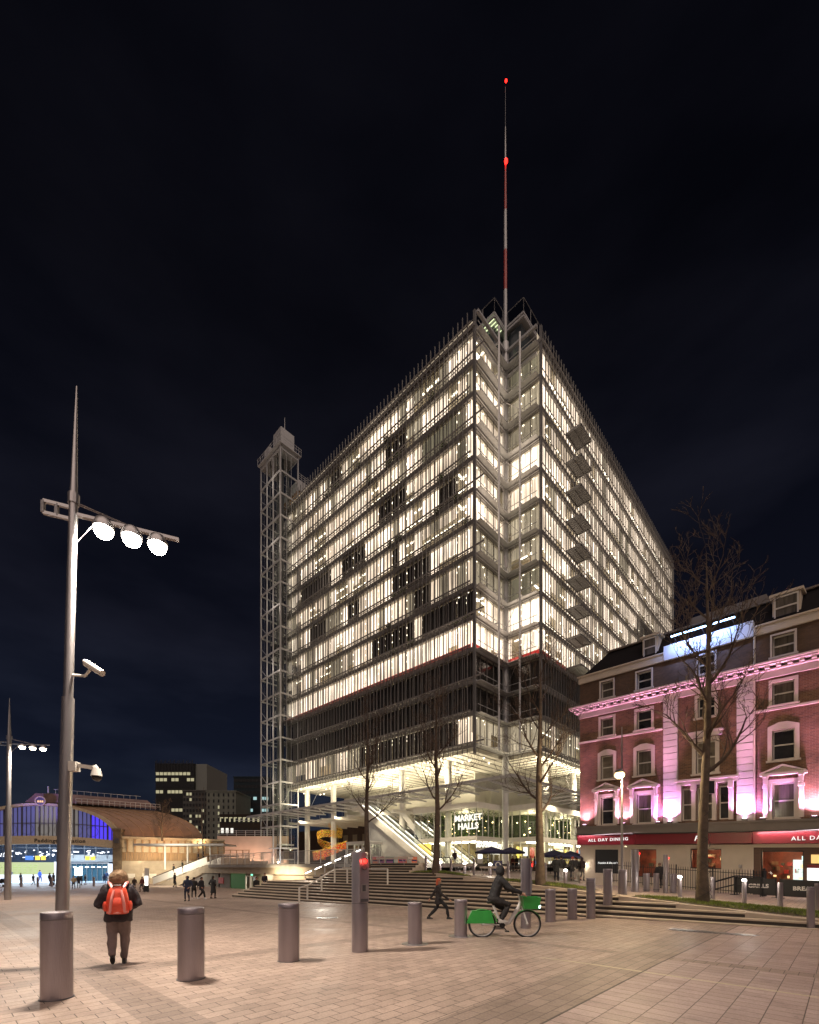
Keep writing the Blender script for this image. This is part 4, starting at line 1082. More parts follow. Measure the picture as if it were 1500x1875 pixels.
for i in range(22):
    x, z = rnd.uniform(3.8, 8.4), rnd.uniform(.1, 1.8); c.box(x, 11.93, z, x+rnd.uniform(.15, .7), 11.97, z+rnd.uniform(.05, .3))
c.build('shopfront_print', mat('purple_print', (.35, .12, .35), .5), H)
c = MB()
for i in range(4):
    for j in range(8):
        c.box(-12.5+j*.72, 11.93, 1.95-.38*i, -12.5+j*.72+rnd.uniform(.3, .6), 11.96, 2.07-.38*i)
c.build('hoarding_print', mat('olive_print', (.35, .4, .12), .5), H)
c = MB(); c.box(.3, 8, .4, 1.3, 8.2, 1.6); c.build('lit_screen', glow('cyan_screen', (.75, .95, 1), 3), H)
c = MB(); c.box(-3.4, 13, -.6, 3.2, 13.3, 2.4); c.build('teal_shopfront', mat('teal_dark', (.02, .07, .10), .4), H)
for xx in (-6.2, -5.4, .9, 1.7):
    c = MB(); c.box(xx, 10, 2.85, xx+.62, 10.1, 3.5); c.build('yellow_sign', glow('yellow_info_sign', (1, .65, .03), 1.0), H)
c = MB(); c.box(-7.6, 10, 2.85, -6.5, 10.1, 3.5); c.build('blue_sign', glow('blue_info_sign', (.05, .2, .8), .8), H)
c = MB()
for i in range(9): c.box(-3.3+.78*i, 12.9, -.6, -3.24+.78*i, 13, 2.4)
c.box(-3.4, 12.85, 1.55, 3.2, 12.95, 1.62); c.box(-3.4, 12.8, 2.25, 3.2, 12.98, 2.5); c.build('shopfront_frame', M['steel'], H)
c = MB()
for i in range(7): c.box(-3.1+.9*i, 12.92, 1.7, -2.6+.9*i, 12.97, 1.78)
c.build('shopfront_lights', bpy.data.materials['cool_strip'], H)
c = MB()
for i in range(16): c.box(-19+1.75*i, 15, 3.2, -18.9+1.75*i, 15.1, 6.4)
c.box(-20, 14.9, 4.9, 9, 15.1, 5.0); c.box(-20, 14.9, 5.6, 9, 15.1, 5.66); c.build('screen_mullions', M['steel_dk'], H)
lamp('hall_light', 'AREA', (-6, 9, 6.1), 2600, (.62, .8, 1), (-6, 9, 0), 12, sizey=10, parent=H)
lamp('hall_light', 'AREA', (4.5, 7, 5.9), 900, (.62, .8, 1), (4.5, 7, 0), 7, sizey=8, parent=H)

# ================================================================ distant buildings
def block(name, label, pxl, pxr, pyt, pyb, d, dep, wm, rows, cols, litp, litc, roofz=None, extra=None, wgap=.35):
    x0, x1 = at(pxl, d).x, at(pxr, d).x; z1 = zat(pyt, d); z0 = max(-.7, zat(pyb, d)); b = thing(name, label, 'building', (x0, d, 0))
    w = x1-x0; c = MB(); c.box(0, 0, -.7, w, dep, z1); c.build('walls', wm, b)
    c = MB(); c.box(-.15, -.15, z1, w+.15, dep+.15, z1+.35); c.build('roof', wm, b)
    hh = (z1-z0)/rows; ww = w/cols; lit_, dk_ = MB(), MB()
    k = 0
    for r_ in range(rows):
        for cc in range(cols):
            m_ = MB(); xa = ww*cc+ww*wgap/2; za = z0+hh*r_+hh*.25
            m_.box(xa, -.06, za, xa+ww*(1-wgap), -.005, za+hh*.5)
            on = litp(r_, cc); k += 1
            if k > 95 and not on: continue
            m_.build('window', litc if on else M['black'], b)
    return b, w, z1
WL1 = glow('far_window_warm', (1, .9, .55), .28); WL2 = glow('far_window_cool', (.55, .85, .85), .45)
r5 = random.Random(11)
b1, w, z1 = block('office_block', 'dark rounded office tower with rows of bright windows, tallest of the far blocks', 285, 356, 1400, 1500, 170, 25, mat('black_cladding', (.012, .013, .012), .5), 9, 10,
      lambda r_, c: (r_ in (6, 7) and r5.random() < .75) or (r_ == 4 and r5.random() < .8) or (r_ == 1 and c > 3), WL1, wgap=.2)
c = MB()
for i in range(26): c.box(.55*i, -.4, z1-3, .55*i+.08, 0, z1+1.2+.6*math.sin(i*2.1))
c.build('roof_fins', M['steel_dk'], b1)
c = MB(); c.box(w-.5, 1, -.7, w+4.2, 20, z1+.4); c.build('lift_core', mat('grey_render', (.19, .20, .18), .8), b1)
b2, w, z2 = block('apartment_block', 'grey slab block with small square windows in front of the dark tower', 335, 380, 1449, 1540, 130, 14, mat('dim_grey_panels', (.075, .075, .07), .8, 0, .2, .5), 9, 8, lambda r_, c: r5.random() < .12, WL1)
b3, w, z3 = block('apartment_block', 'pale green-grey block with a column of small lit windows', 378, 432, 1450, 1540, 128, 14, mat('pale_render', (.17, .18, .15), .8, 0, .1, .4), 8, 6, lambda r_, c: c == 2 and r5.random() < .8, WL1, wgap=.7)
b4, w, z4 = block('office_block', 'dark glass office block with dim teal windows beside the lift tower', 428, 492, 1424, 1500, 140, 16, mat('dark_teal_glass', (.02, .03, .035), .3), 7, 9, lambda r_, c: r_ in (1, 3) and r5.random() < .7, WL2, wgap=.15)
b5, w, z5 = block('brick_building', 'low dark brick building with four small lit windows left of the lift tower', 403, 482, 1494, 1530, 100, 12, mat('dark_brick_far', (.035, .022, .016), .8), 2, 9, lambda r_, c: r_ == 0 and c in (0, 1, 2), glow('far_window_white', (1, .95, .85), .7), wgap=.45)
c = MB()
for i in range(9): c.box(1.0*i, -.03, z5-1.3, 1.0*i+.7, -.006, z5-.3)
c.build('clerestory', WL1, b5)
pw = thing('boundary_wall', 'long rendered wall glowing pink and orange behind the deck', 'wall', at(398, 84, 0))
c = MB(); c.box(0, 0, 1.9, 13, .4, zat(1531, 84)); c.build('wall', mat('warm_render', (.55, .42, .33), .7, 0, .1, .5), pw)
c = MB()
for i in range(8): c.box(1.7*i, .1, zat(1531, 84), 1.7*i+.08, .2, zat(1521, 84))
for zz in (1521, 1524, 1528): c.box(0, .1, zat(zz, 84), 13, .18, zat(zz, 84)+.05)
c.build('top_rail', M['paint'], pw)
for i, x in enumerate((2, 5.5, 8.2, 11.5)):
    lamp('wall_uplight', 'SPOT', (x, -1.6, 2.3), 260, (1, .55, .38), (x, .2, 5), .15, 140, 1, parent=pw)
    c = MB(); c.ball((x, -1.2, 2.6), .16, 8); c.build('uplight_lens', M['lampm'], pw)
hg = thing('timber_hoarding', 'timber framed planter screen on the deck beside the lit wall', 'screen', at(398, 66, 2.0))
c = MB()
for i in range(6): c.box(.9*i, 0, 0, .9*i+.1, .1, 2.2)
c.box(0, -.02, 1.3, 4.6, 0, 1.4); c.box(0, -.02, 2.1, 4.6, 0, 2.2); c.box(0, .1, 0, 4.6, .15, 1.0); c.build('timber_frame', M['wood'], hg)
# ================================================================ brick hotel
HA = math.atan2(-.7345, .678)
HT = thing('brick_hotel', 'four storey red brick hotel with white trim washed in pink light above a restaurant', 'building', (12.3, 33, 0), HA)
SL = .0316
hx = lambda p: (p[0], p[1], p[2]-SL*p[0])
def hb(mb, name, m, parent=HT, **k): return mb.build(name, m, parent, xf=hx, **k)
BRK = brickwall('red_brown_brick', (.21, .105, .058), (.12, .062, .037), (.22, .17, .125), .23, .085)
BRK2 = brickwall('dark_stock_brick', (.13, .075, .045), (.095, .055, .035), (.09, .07, .05))
TRM = mat('painted_stucco', (.62, .54, .48), .6, 0, .08, 2); TRM2 = mat('cream_render', (.60, .52, .42), .7, 0, .08, 1.2)
ROOFM = mat('dark_slates', (.010, .008, .009), .8, 0, .3, 3, spec=.1); GREYB = mat('grey_stone_band', (.20, .17, .15), .7, 0, .15, 1)
SASH = mat('white_sash', (.62, .58, .53), .45); PANE = mat('curtained_pane', (.12, .105, .085), .12, 0, .4, 1.8, spec=.7, stretch=(5, 5, .4))
PANES = [PANE, mat('half_drawn_blind', (.20, .17, .13), .3, 0, .3, 1.2, stretch=(1, 1, 3)), PANE, mat('dark_pane', (.03, .03, .03), .08, 0, .5, 1.5, spec=.8)]
HL = 19.0
# wall split round the window openings
WIN = []   # (centre s, half width, z0, z1, kind)
for s, hw in ((1.96, .43), (4.38, .45), (11.47, .47), (14.6, .47), (17.4, .47)):
    WIN += [(s, hw, 4.70, 6.60, 'ped'), (s, hw, 7.85, 9.47, 'seg'), (s, hw, 10.84, 12.06, 'flat'), (s, hw, 13.47, 14.60, 'attic')]
WIN += [(6.85, .27, 4.76, 6.72, 'tri'), (7.79, .40, 4.76, 6.72, 'tri'), (8.78, .27, 4.76, 6.72, 'tri'), (7.85, .5, 7.55, 9.45, 'big'), (7.88, .44, 10.9, 12.1, 'flat'), (7.88, .44, 13.5, 14.6, 'attic')]
GW = [(1.08, 2.71, 1.34, 2.98, 'panel'), (3.53, 5.12, 1.2, 3.01, 'gl'), (7.04, 8.64, 1.85, 3.05, 'gl'), (10.5, 12.3, .9, 2.95, 'door')]
def wall_with_holes(x0, x1, z0, z1, holes, y0=0, th=.3):
    c = MB(); xs = sorted({x0, x1, *[h[0] for h in holes], *[h[1] for h in holes]}); xs = [x for x in xs if x0 <= x <= x1]
    for a, b in zip(xs, xs[1:]):
        hs_ = sorted([(h[2], h[3]) for h in holes if h[0] < (a+b)/2 < h[1] and h[3] > z0 and h[2] < z1]); z = z0
        for p, q in hs_:
            if p > z: c.box(a, y0, z, b, y0+th, p)
            z = max(z, q)
        if z < z1: c.box(a, y0, z, b, y0+th, z1)
    return c
holes = [(s-hw, s+hw, a, b) for s, hw, a, b, k in WIN]
hb(wall_with_holes(0, 5.57, 4.61, 12.35, holes), 'brick_wall', BRK)
hb(wall_with_holes(6.38, 9.41, 4.61, 12.35, holes), 'brick_wall', BRK)
hb(wall_with_holes(10.17, HL, 4.61, 12.35, holes), 'brick_wall', BRK)
hb(wall_with_holes(0, HL, 13.1, 14.85, holes), 'attic_wall', BRK2)
hb(wall_with_holes(0, 10.17, -.6, 3.3, [h[:4] for h in GW]), 'ground_floor_wall', TRM2)
hb(wall_with_holes(10.17, HL, -.6, 3.3, [h[:4] for h in GW]), 'slatted_front_wall', mat('dark_timber_front', (.09, .04, .025), .5, 0, .3, 3, stretch=(.5, .5, 14)))
c = MB(); c.box(.0, .3, -.6, .3, 12, 14.85); c.box(HL-.3, .3, -.6, HL, 12, 14.85); c.box(.3, 11.7, -.6, HL-.3, 12, 14.85); c.box(.3, .5, 12.2, HL-.3, 11.7, 12.4); hb(c, 'side_wall', BRK2)
# rusticated pilasters
for a, b in ((5.57, 6.38), (9.41, 10.17)):
    c = MB(); z = 4.61
    while z < 12.35: c.box(a, -.14, z, b, .3, min(12.35, z+.365)); c.box(a+.01, -.02, z+.365, b-.01, .3, z+.40); z += .40
    hb(c, 'pilaster', mat('white_render_blocks', (.60, .55, .52), .6, 0, .06, 2) if a < 6 else bpy.data.materials['white_render_blocks'])
# windows
for s, hw, a, b, k in WIN:
    c = MB(); c.box(s-hw, .16, a, s-hw+.06, .24, b); c.box(s+hw-.06, .16, a, s+hw, .24, b); c.box(s-hw+.06, .16, b-.07, s+hw-.06, .24, b); c.box(s-hw+.06, .16, a, s+hw-.06, .24, a+.08)
    zm = (a+b)/2; c.box(s-hw+.06, .14, zm-.035, s+hw-.06, .22, zm+.035)
    w = hb(c, 'window', SASH)
    c = MB(); c.box(s-hw+.06, .20, a+.08, s+hw-.06, .215, b-.07); hb(c, 'pane', PANES[int(s*7+a*3) % 4], w)
    c = MB(); t = .17
    if k in ('ped', 'seg', 'flat', 'big', 'attic'):
        t = {'attic': .09, 'flat': .15}.get(k, .2)
        c.box(s-hw-t, -.07, a-.02, s-hw, .16, b); c.box(s+hw, -.07, a-.02, s+hw+t, .16, b); c.box(s-hw-t, -.075, b, s+hw+t, .16, b+t)
        c.box(s-hw-t-.06, -.14, a-.12, s+hw+t+.06, .16, a-.02)
    if k == 'seg':
        c.add([(s-hw-t, -.08, b+t), (s+hw+t, -.08, b+t), (s+.18, -.08, b+t+.2), (s-.18, -.08, b+t+.2), (s-hw-t, .0, b+t), (s+hw+t, .0, b+t), (s+.18, .0, b+t+.2), (s-.18, .0, b+t+.2)], [(0, 1, 2, 3), (3, 2, 6, 7), (0, 3, 7, 4), (1, 5, 6, 2)])
    if k == 'big': c.box(s-hw-.35, -.2, b+.25, s+hw+.35, .1, b+.5); c.box(s-hw-.42, -.25, b+.5, s+hw+.42, .1, b+.6)
    if k == 'ped':
        for sg in (-1, 1):
            x = s+sg*(hw+.28)
            c.box(x-.1, -.16, 4.72, x+.1, .1, 6.55); c.box(x-.13, -.22, 6.35, x+.13, .1, 6.5); c.box(x-.09, -.26, 6.55, x+.09, .1, 6.9); c.box(x-.12, -.34, 6.9, x+.12, .1, 7.0)
        L_, z = hw+.52, 7.0
        c.box(s-L_, -.32, z, s+L_, .1, z+.14)
        for y0, y1, e in ((-.32, -.05, 0),):
            c.add([(s-L_, y0, z+.16), (s, y0, z+.58), (s+L_, y0, z+.16), (s-L_+.18, y0, z+.145), (s, y0, z+.47), (s+L_-.18, y0, z+.145),
                   (s-L_, y1+.1, z+.16), (s, y1+.1, z+.58), (s+L_, y1+.1, z+.16), (s-L_+.18, y1+.1, z+.145), (s, y1+.1, z+.47), (s+L_-.18, y1+.1, z+.145)],
                  [(0, 1, 4, 3), (1, 2, 5, 4), (0, 6, 7, 1), (1, 7, 8, 2), (3, 4, 10, 9), (4, 5, 11, 10)])
        c.add([(s-L_+.1, -.05, z+.14), (s+L_-.1, -.05, z+.14), (s, -.05, z+.52)], [(0, 1, 2)])
    if c.f: hb(c, 'window_surround', TRM, HT)
c = MB()
for x in (6.48, 7.25, 8.32, 9.13): c.box(x-.11, -.16, 4.72, x+.11, .1, 6.9); c.box(x-.13, -.24, 6.55, x+.13, .1, 6.95)
c.box(6.3, -.2, 6.9, 9.5, .1, 7.12); c.box(6.25, -.34, 7.12, 9.55, .1, 7.24); c.box(6.38, .0, 6.72, 9.41, .2, 6.9); hb(c, 'triple_window_surround', TRM)
# horizontal bands
c = MB(); c.box(-.12, -.22, 4.02, HL, .1, 4.61); c.box(-.18, -.3, 4.5, HL, .1, 4.61); hb(c, 'stone_band', GREYB)
for a, b in ((-.05, 5.5), (10.25, HL)):
    c = MB(); c.box(a, -.12, 10.56, b, .1, 10.68); hb(c, 'string_course', TRM)
c = MB(); c.box(-.05, -.12, 12.35, HL, .3, 12.72); c.box(-.3, -.3, 12.72, HL, .3, 12.80); c.box(-.5, -.52, 12.95, HL, .3, 13.05); c.box(-.58, -.6, 13.05, HL, .3, 13.14)
hb(c, 'cornice', TRM)
c = MB(); x = -.3
while x < HL: c.box(x, -.46, 12.80, x+.2, .1, 12.95); x += .48
hb(c, 'modillions', TRM)
for a, b in ((-.06, 5.6), (10.17, HL)):
    c = MB(); c.box(a, -.12, 14.85, b, .3, 15.3); c.box(a-.08, -.2, 15.3, b, .3, 15.38); hb(c, 'parapet', TRM2)
# mansard roof, hipped at the left
c = MB(); A = [(.1, .05, 15.38), (HL, .05, 15.38), (HL, 12, 15.38), (.1, 12, 15.38)]; B = [(1.5, 1.3, 17.1), (HL, 1.3, 17.1), (HL, 10.8, 17.1), (1.5, 10.8, 17.1)]
c.add(A+B, [(0, 1, 5, 4), (1, 2, 6, 5), (2, 3, 7, 6), (3, 0, 4, 7), (4, 5, 6, 7)]); rf_ = hb(c, 'mansard_roof', ROOFM)
c = MB(); c.box(1.4, 1.15, 17.1, HL, 1.4, 17.2); c.box(6.6, 1.5, 17.1, 10.5, 3.0, 17.75); hb(c, 'chimney_stack', GREYB, rf_)
for s, hw in ((4.63, .48), (11.55, .6), (15, .6)):
    c = MB(); c.box(s-hw, .35, 15.5, s+hw, 1.5, 16.85); c.box(s-hw-.13, .22, 16.85, s+hw+.13, 1.7, 16.98); d_ = hb(c, 'dormer', TRM2, rf_)
    c = MB(); c.box(s-hw+.14, .30, 15.62, s+hw-.14, .345, 16.72); c.box(s-hw+.1, .27, 16.14, s+hw-.1, .30, 16.2); hb(c, 'dormer_window', [PANE], rf_)
    c = MB(); 
    for (x0, z0, x1, z1) in ((s-hw+.08, 15.56, s-hw+.15, 16.78), (s+hw-.15, 15.56, s+hw-.08, 16.78), (s-hw+.15, 15.56, s+hw-.15, 15.63), (s-hw+.15, 16.71, s+hw-.15, 16.78), (s-hw+.15, 16.13, s+hw-.15, 16.2)): c.box(x0, .25, z0, x1, .31, z1)
    hb(c, 'dormer_sash', SASH, rf_)
# white sign panel with blue strip light over the centre bay
c = MB(); c.box(5.6, -.16, 14.86, 10.17, .4, 15.75); hb(c, 'white_panel', mat('white_panel', (.72, .72, .74), .5, 0, .05, 2))
c = MB(); c.box(6.19, -.72, 15.97, 9.44, -.64, 16.03); hb(c, 'strip_light', glow('blue_white_tube', (.35, .62, 1), 9))
c = MB()
for x in (6.3, 7.8, 9.3): c.beam((x, -.66, 16.03), (x, .3, 15.75), .03)
hb(c, 'strip_bracket', M['black'])
lamp('strip_wash', 'AREA', (7.8, -.75, 15.95-SL*7.8), 80, (.28, .42, 1), (7.8, .3, 14.6), 3.2, sizey=.1, parent=HT)
# rainwater pipe and wiring
c = MB(); c.tube([(10.24, -.2, 4.6), (10.24, -.2, 15.3)], .05, 6); hb(c, 'downpipe', TRM2)
# fascia signs
FR = mat('red_fascia', (.19, .010, .020), .4); 
for i, (a, b, z0, z1) in enumerate(((-.06, 3.95, 3.3, 3.97), (3.95, 10.17, 3.34, 3.97), (10.17, HL, 3.32, 3.98))):
    c = MB(); c.box(a+.01, -.34, z0, b-.01, .0, z1); hb(c, 'fascia', FR)
    c = MB(); c.box(a+.05, -.5, z1+.01, b-.05, -.2, z1+.05); hb(c, 'fascia_hood', M['black'])
c = MB(); c.box(10.17, -.2, 3.12, HL, .0, 3.3); hb(c, 'fascia_ledge', TRM2)
LW = glow('white_letters', (1, .97, .93), .8)
text('ALL DAY DINING', .29, LW, HT, (2.15, -.36, 3.55-SL*2.15), name='fascia_lettering', off=.0, space=1.25)
text('F&B', .42, LW, HT, (7.68, -.36, 3.52-SL*7.7), name='fascia_lettering', off=.0, shear=.3)
text('ALL DAY DINING', .30, LW, HT, (13.25, -.36, 3.52-SL*13.2), name='fascia_lettering', off=.0, space=1.25)
for x0, x1, p in ((0, 3.9, 40), (10.4, 15, 65)):
    lamp('fascia_light', 'AREA', ((x0+x1)/2, -.52, 4.0-SL*(x0+x1)/2), p*.5, (1, .75, .8), ((x0+x1)/2, -.2, 3.0), x1-x0, sizey=.05, parent=HT)
# ground-floor openings
c = MB(); c.box(1.08, .1, 1.34, 2.71, .2, 2.98); hb(c, 'black_sign_panel', M['black'])
text('Frankie & Benny\'s', .19, LW, HT, (1.95, .08, 2.0-SL*2), name='panel_lettering', ext=.005, shear=.25)
RI = mat('warm_red_interior', (.20, .065, .035), .6, 0, .7, 1.6)
for (a, b, z0, z1, k) in GW[1:]:
    c = MB(); y = 3.6; c.box(a-1, y, z0-.3, b+1, y+.1, z1+.2); c.box(a-1, .4, z1+.05, b+1, y, z1+.15); c.box(a-1, .4, z0-.6, b+1, y, z0-.5); c.box(a-1.1, .4, z0-.5, a-1, y, z1); c.box(b+1, .4, z0-.5, b+1.1, y, z1); hb(c, 'restaurant_interior', RI)
    c = MB(); c.box(a, .12, z0, a+.05, .2, z1); c.box(b-.05, .12, z0, b, .2, z1); c.box(a, .12, z1-.06, b, .2, z1); c.box(a, .12, z0, b, .2, z0+.06)
    w = hb(c, 'shop_window', M['black'])
    c = MB(); c.quad((a, .15, z0), (b, .15, z0), (b, .15, z1), (a, .15, z1)); hb(c, 'glass', M['glass'], w)
    c = MB()
    for i in range(26): 
        x = a+(b-a)*rnd.random()*1.2-.1; z = z0+.1+rnd.random()*(z1-z0)*.6; c.box(x, 3.3, z, x+rnd.uniform(.05, .3), 3.5, z+rnd.uniform(.05, .25), i % 4)
    hb(c, 'bar_shelf_items', [M['wood'], M['red'], glow('warm_shelf_light', (1, .6, .25), 1.3), mat('dim_bottle', (.1, .12, .08), .2)])
    c = MB()
    for i in range(4): c.lathe([(.05, 0), (.05, .04)], (a+(b-a)*(i+.5)/4, 1.4+.5*(i % 2), z1+.0), 8)
    hb(c, 'ceiling_spot', M['lampm'])
    lamp('restaurant_light', 'POINT', ((a+b)/2, 1.9, z1-.35-SL*a), 50, (1, .55, .32), size=.25, parent=HT)
c = MB(); c.box(11.45, 3.3, 1.0, 11.9, 3.5, 2.5); hb(c, 'lit_mirror', glow('pale_mirror', (.75, .85, .8), .9))
c = MB(); c.box(12.0, 2.0, 2.45, 12.3, 2.05, 2.7); hb(c, 'green_exit_sign', glow('mint_exit_sign', (.5, 1, .85), 2))
c = MB(); c.box(12.45, -.1, .75, 13.7, -.02, 2.05, 0); c.box(12.45, -.1, 2.05, 13.7, -.02, 2.22, 1); hb(c, 'menu_board', [glow('lit_menu_board', (1, .97, .93), 1.3), FR])
c = MB(); c.box(12.6, -.06, 2.3, 13.6, -.01, 2.75); hb(c, 'warm_louvre', glow('amber_louvre', (1, .6, .2), .7))
c = MB(); c.box(.3, -.1, 1.98, .42, 0, 2.1); c.box(9.5, -.12, 1.95, 9.64, 0, 2.15); hb(c, 'wall_lamp', M['steel'])
c = MB(); c.box(.32, -.1, 1.9, .40, -.02, 1.97); hb(c, 'wall_lamp_lens', M['bulb'])
lamp('wall_lamp_light', 'POINT', (.36, -.25, 1.8), 9, (1, .88, .7), size=.05, parent=HT)
# pink facade uplights
UP = glow('pink_uplight_lens', (1, .55, .85), 14)
for s, p, cc in ((.45, 75, (1, .44, .72)), (3.15, 80, (1, .44, .76)), (5.97, 85, (.92, .34, .90)), (9.8, 90, (.92, .36, .90)), (12.75, 110, (1, .44, .75)), (10.6, 40, (.85, .3, 1)), (5.3, 36, (.85, .3, 1))):
    c = MB(); c.box(s-.12, -.34, 4.63, s+.12, -.12, 4.74); u = hb(c, 'uplight', M['steel_dk'])
    c = MB(); c.box(s-.09, -.3, 4.742, s+.09, -.16, 4.75); hb(c, 'lens', UP, u)
    lamp('uplight_beam', 'SPOT', (s, -.42, 4.80-SL*s), p*8.5, cc, (s, .02, 8.6-SL*s), .06, 118, .9, parent=HT)
    lamp('cornice_beam', 'SPOT', (s, -1.25, 4.7-SL*s), (p+30)*12.0, (1, .38, .70), (s, -.55, 13-SL*s), .1, 34, .7, parent=HT)
# ================================================================ pavement furniture of the hotel
def hw_(s, out, z=None):   # world point s metres along the facade, out metres in front
    x = 12.3+.678*s-.7345*out; y = 33-.7345*s-.678*out; return V(x, y, G(x, y) if z is None else z)
fe = thing('iron_railings', 'black iron spear railings in front of the cream restaurant wall', 'railing', (0, 0, 0))
c1, c2 = MB(), MB()
for i in range(64):
    s = 2.9+.125*i; p = hw_(s, 1.25); c1.beam(p, p+V(0, 0, 1.25), .022); c1.tube([p+V(0, 0, 1.25), p+V(0, 0, 1.36)], [.02, .002], 4)
    if i % 15 == 0: c2.beam(p, p+V(0, 0, 1.3), .05)
c1.build('bars', M['black'], fe)
for zz in (.12, 1.12): c2.beam(hw_(2.9, 1.25)+V(0, 0, zz), hw_(10.8, 1.25)+V(0, 0, zz), .035)
c2.build('rails', M['black'], fe)
c = MB(); p = hw_(10.85, 1.25); c.box(p.x-.08, p.y-.08, p.z, p.x+.08, p.y+.08, p.z+1.35); c.ball((p.x, p.y, p.z+1.42), .07, 8); c.build('end_post', M['black'], fe)
sr = thing('stair_handrail', 'black sloping stair handrails beside the iron railings', 'handrail')
for out in (1.9, 2.4):
    c = MB(); a, b, d = hw_(8.7, out)+V(0, 0, .45), hw_(9.8, out)+V(0, 0, 1.0), hw_(10.9, out)+V(0, 0, 1.0); c.tube([a, b, d], .03, 5); c.tube([a-V(0, 0, .4), b-V(0, 0, .45), d-V(0, 0, .45)], .025, 5)
    for q in (a, b, d): c.tube([q, (q.x, q.y, G(q.x, q.y))], .03, 5)
    c.build('rail', M['black'], sr)
for (s0, s1, word, lab) in ((9.75, 11.5, 'GRILLS', 'black canvas cafe barrier lettered GRILLS in front of the lit restaurant door'), (11.65, 13.9, 'BREAKFAST', 'black canvas cafe barrier beginning with a large letter B at the right edge')):
    a, b = hw_(s0, 2.2), hw_(s1, 2.2); bt = thing('cafe_barrier', lab, 'barrier', tuple(a), HA, 'black canvas cafe barriers')
    w = s1-s0; dzz = b.z-a.z
    c = MB(); c.add([(0, 0, .12), (w, 0, .12+dzz), (w, 0, .95+dzz), (0, 0, .95), (0, .02, .12), (w, .02, .12+dzz), (w, .02, .95+dzz), (0, .02, .95)], [(0, 1, 2, 3), (7, 6, 5, 4), (3, 2, 6, 7), (0, 4, 5, 1)]); c.build('canvas', M['black'], bt)
    for x in (0, w):
        c = MB(); zz = dzz*x/w; c.tube([(x, .01, zz), (x, .01, zz+1.0)], .03, 6); c.box(x-.18, -.15, zz, x+.18, .17, zz+.02); c.build('post', M['black'], bt)
    text(word, .27, LW if False else mat('white_print', (.85, .83, .8), .5) if word == 'GRILLS' else bpy.data.materials['white_print'], bt, (w/2+(.15 if word == 'GRILLS' else .1), -.012, .45+dzz*.5), name='barrier_lettering', ext=.002, off=.012, space=1.05)
# ================================================================ street lighting
def light_mast(name, label, p, H, lean, hz, heads, arm_l, base_r, group, power, lens, hsize, adir, kick=True):
    m_ = thing(name, label, 'street light', tuple(p), 0, group)
    t = lambda z: V(lean[0]*z/H, lean[1]*z/H, z)
    c = MB(); c.tube([t(0), t(H*.46)], [base_r, base_r*.92], 16); c.build('pole', M['steel'], m_, smooth=True)
    c = MB(); c.tube([t(H*.455), t(H*.80)], [base_r*.72, base_r*.66], 14); c.build('upper_pole', M['steel'], m_, smooth=True)
    c = MB(); c.tube([t(H*.80)+V(0, 0, 0), t(H)], [base_r*.62, .012], 10); c.build('spike', M['steel'], m_, smooth=True)
    c = MB(); c.tube([t(H*.795), t(H*.812)], [base_r*.85]*2, 12); c.build('collar', M['steel'], m_)
    ad = Vector(adir).normalized(); o = t(hz)
    c = MB(); c.beam(o, o+ad*(heads[-1]+.35), .07, .05)
    e0 = o-ad*arm_l
    for dz_ in (.0, .2): c.beam(e0+V(0, 0, dz_-.1), o+V(0, 0, dz_-.1), .05)
    c.beam(e0-V(0, 0, .1), e0+V(0, 0, .1), .05); c.beam(e0.lerp(o, .45)-V(0, 0, .1), e0.lerp(o, .45)+V(0, 0, .1), .05)
    c.tube([t(H*.80), o+ad*(heads[-1]*.8)], .009, 4); c.tube([t(H*.797), o+ad*(heads[-1]*.75)], .009, 4); c.tube([t(H*.72), o+ad*(heads[0]*.8)], .008, 4)
    c.build('arm', M['steel'], m_)
    for h in heads:
        q = o+ad*h-V(0, 0, .06+.06*h)
        c = MB(); c.lathe([(hsize*.35, .14), (hsize*.8, .10), (hsize*1.08, .0), (hsize*1.08, -.06), (hsize*.98, -.06)], tuple(q), 18); hd = c.build('lamp_head', M['steel'], m_, smooth=True)
        c = MB(); c.ball(tuple(q-V(0, 0, .09)), hsize*.93, 16, 0, (1, 1, .8)); c.build('lens', lens, hd, smooth=True)
        lamp('mast_beam', 'SPOT', tuple(q-V(0, 0, .25)), power, (1, .86, .72), tuple(q-V(0, 0, 5)-V(0, 1.0, 0)), .09, 165, .6, parent=m_)
    return m_
pm = at(111.2, 7.8, 0)
ad = (1, .42, 0)
LM = light_mast('light_mast', 'tall leaning grey light mast with three blazing floodlights and two cameras', pm, 10.0, (.20, .10), 7.78, (.44, .87, 1.28), .42, .102, 'tapered light masts', 850, M['lampw'], .155, ad)
# bullet camera and dome camera bolted to the mast
def mt_at(z): return V(.20*z/10, .10*z/10, z)
q = mt_at(5.0)
cam1 = MB(); cam1.tube([q, q+V(.28, 0, -.02), q+V(.36, 0, .08)], .022, 6); cam1.build('camera_bracket', M['white'], LM)
cam1 = MB(); cam1.tube([q+V(.30, 0, .20), q+V(.62, -.06, .0)], [.062, .055], 12); cam1.tube([q+V(.26, 0, .24), q+V(.32, 0, .19)], [.03, .06], 12); cam1.build('bullet_camera', M['white'], LM, smooth=True)
q = mt_at(3.42)
c = MB(); c.box(q.x+.06, q.y-.06, q.z-.08, q.x+.2, q.y+.06, q.z+.08); c.beam(q+V(.15, 0, .03), q+V(.48, 0, -.02), .06, .06); c.tube([q+V(.48, 0, .0), q+V(.52, 0, -.05)], .05, 8); c.build('camera_arm', M['white'], LM)
c = MB(); c.tube([q+V(.52, 0, -.03), q+V(.52, 0, -.16)], [.06, .088], 14); dm_ = c.build('dome_housing', M['white'], LM, smooth=True)
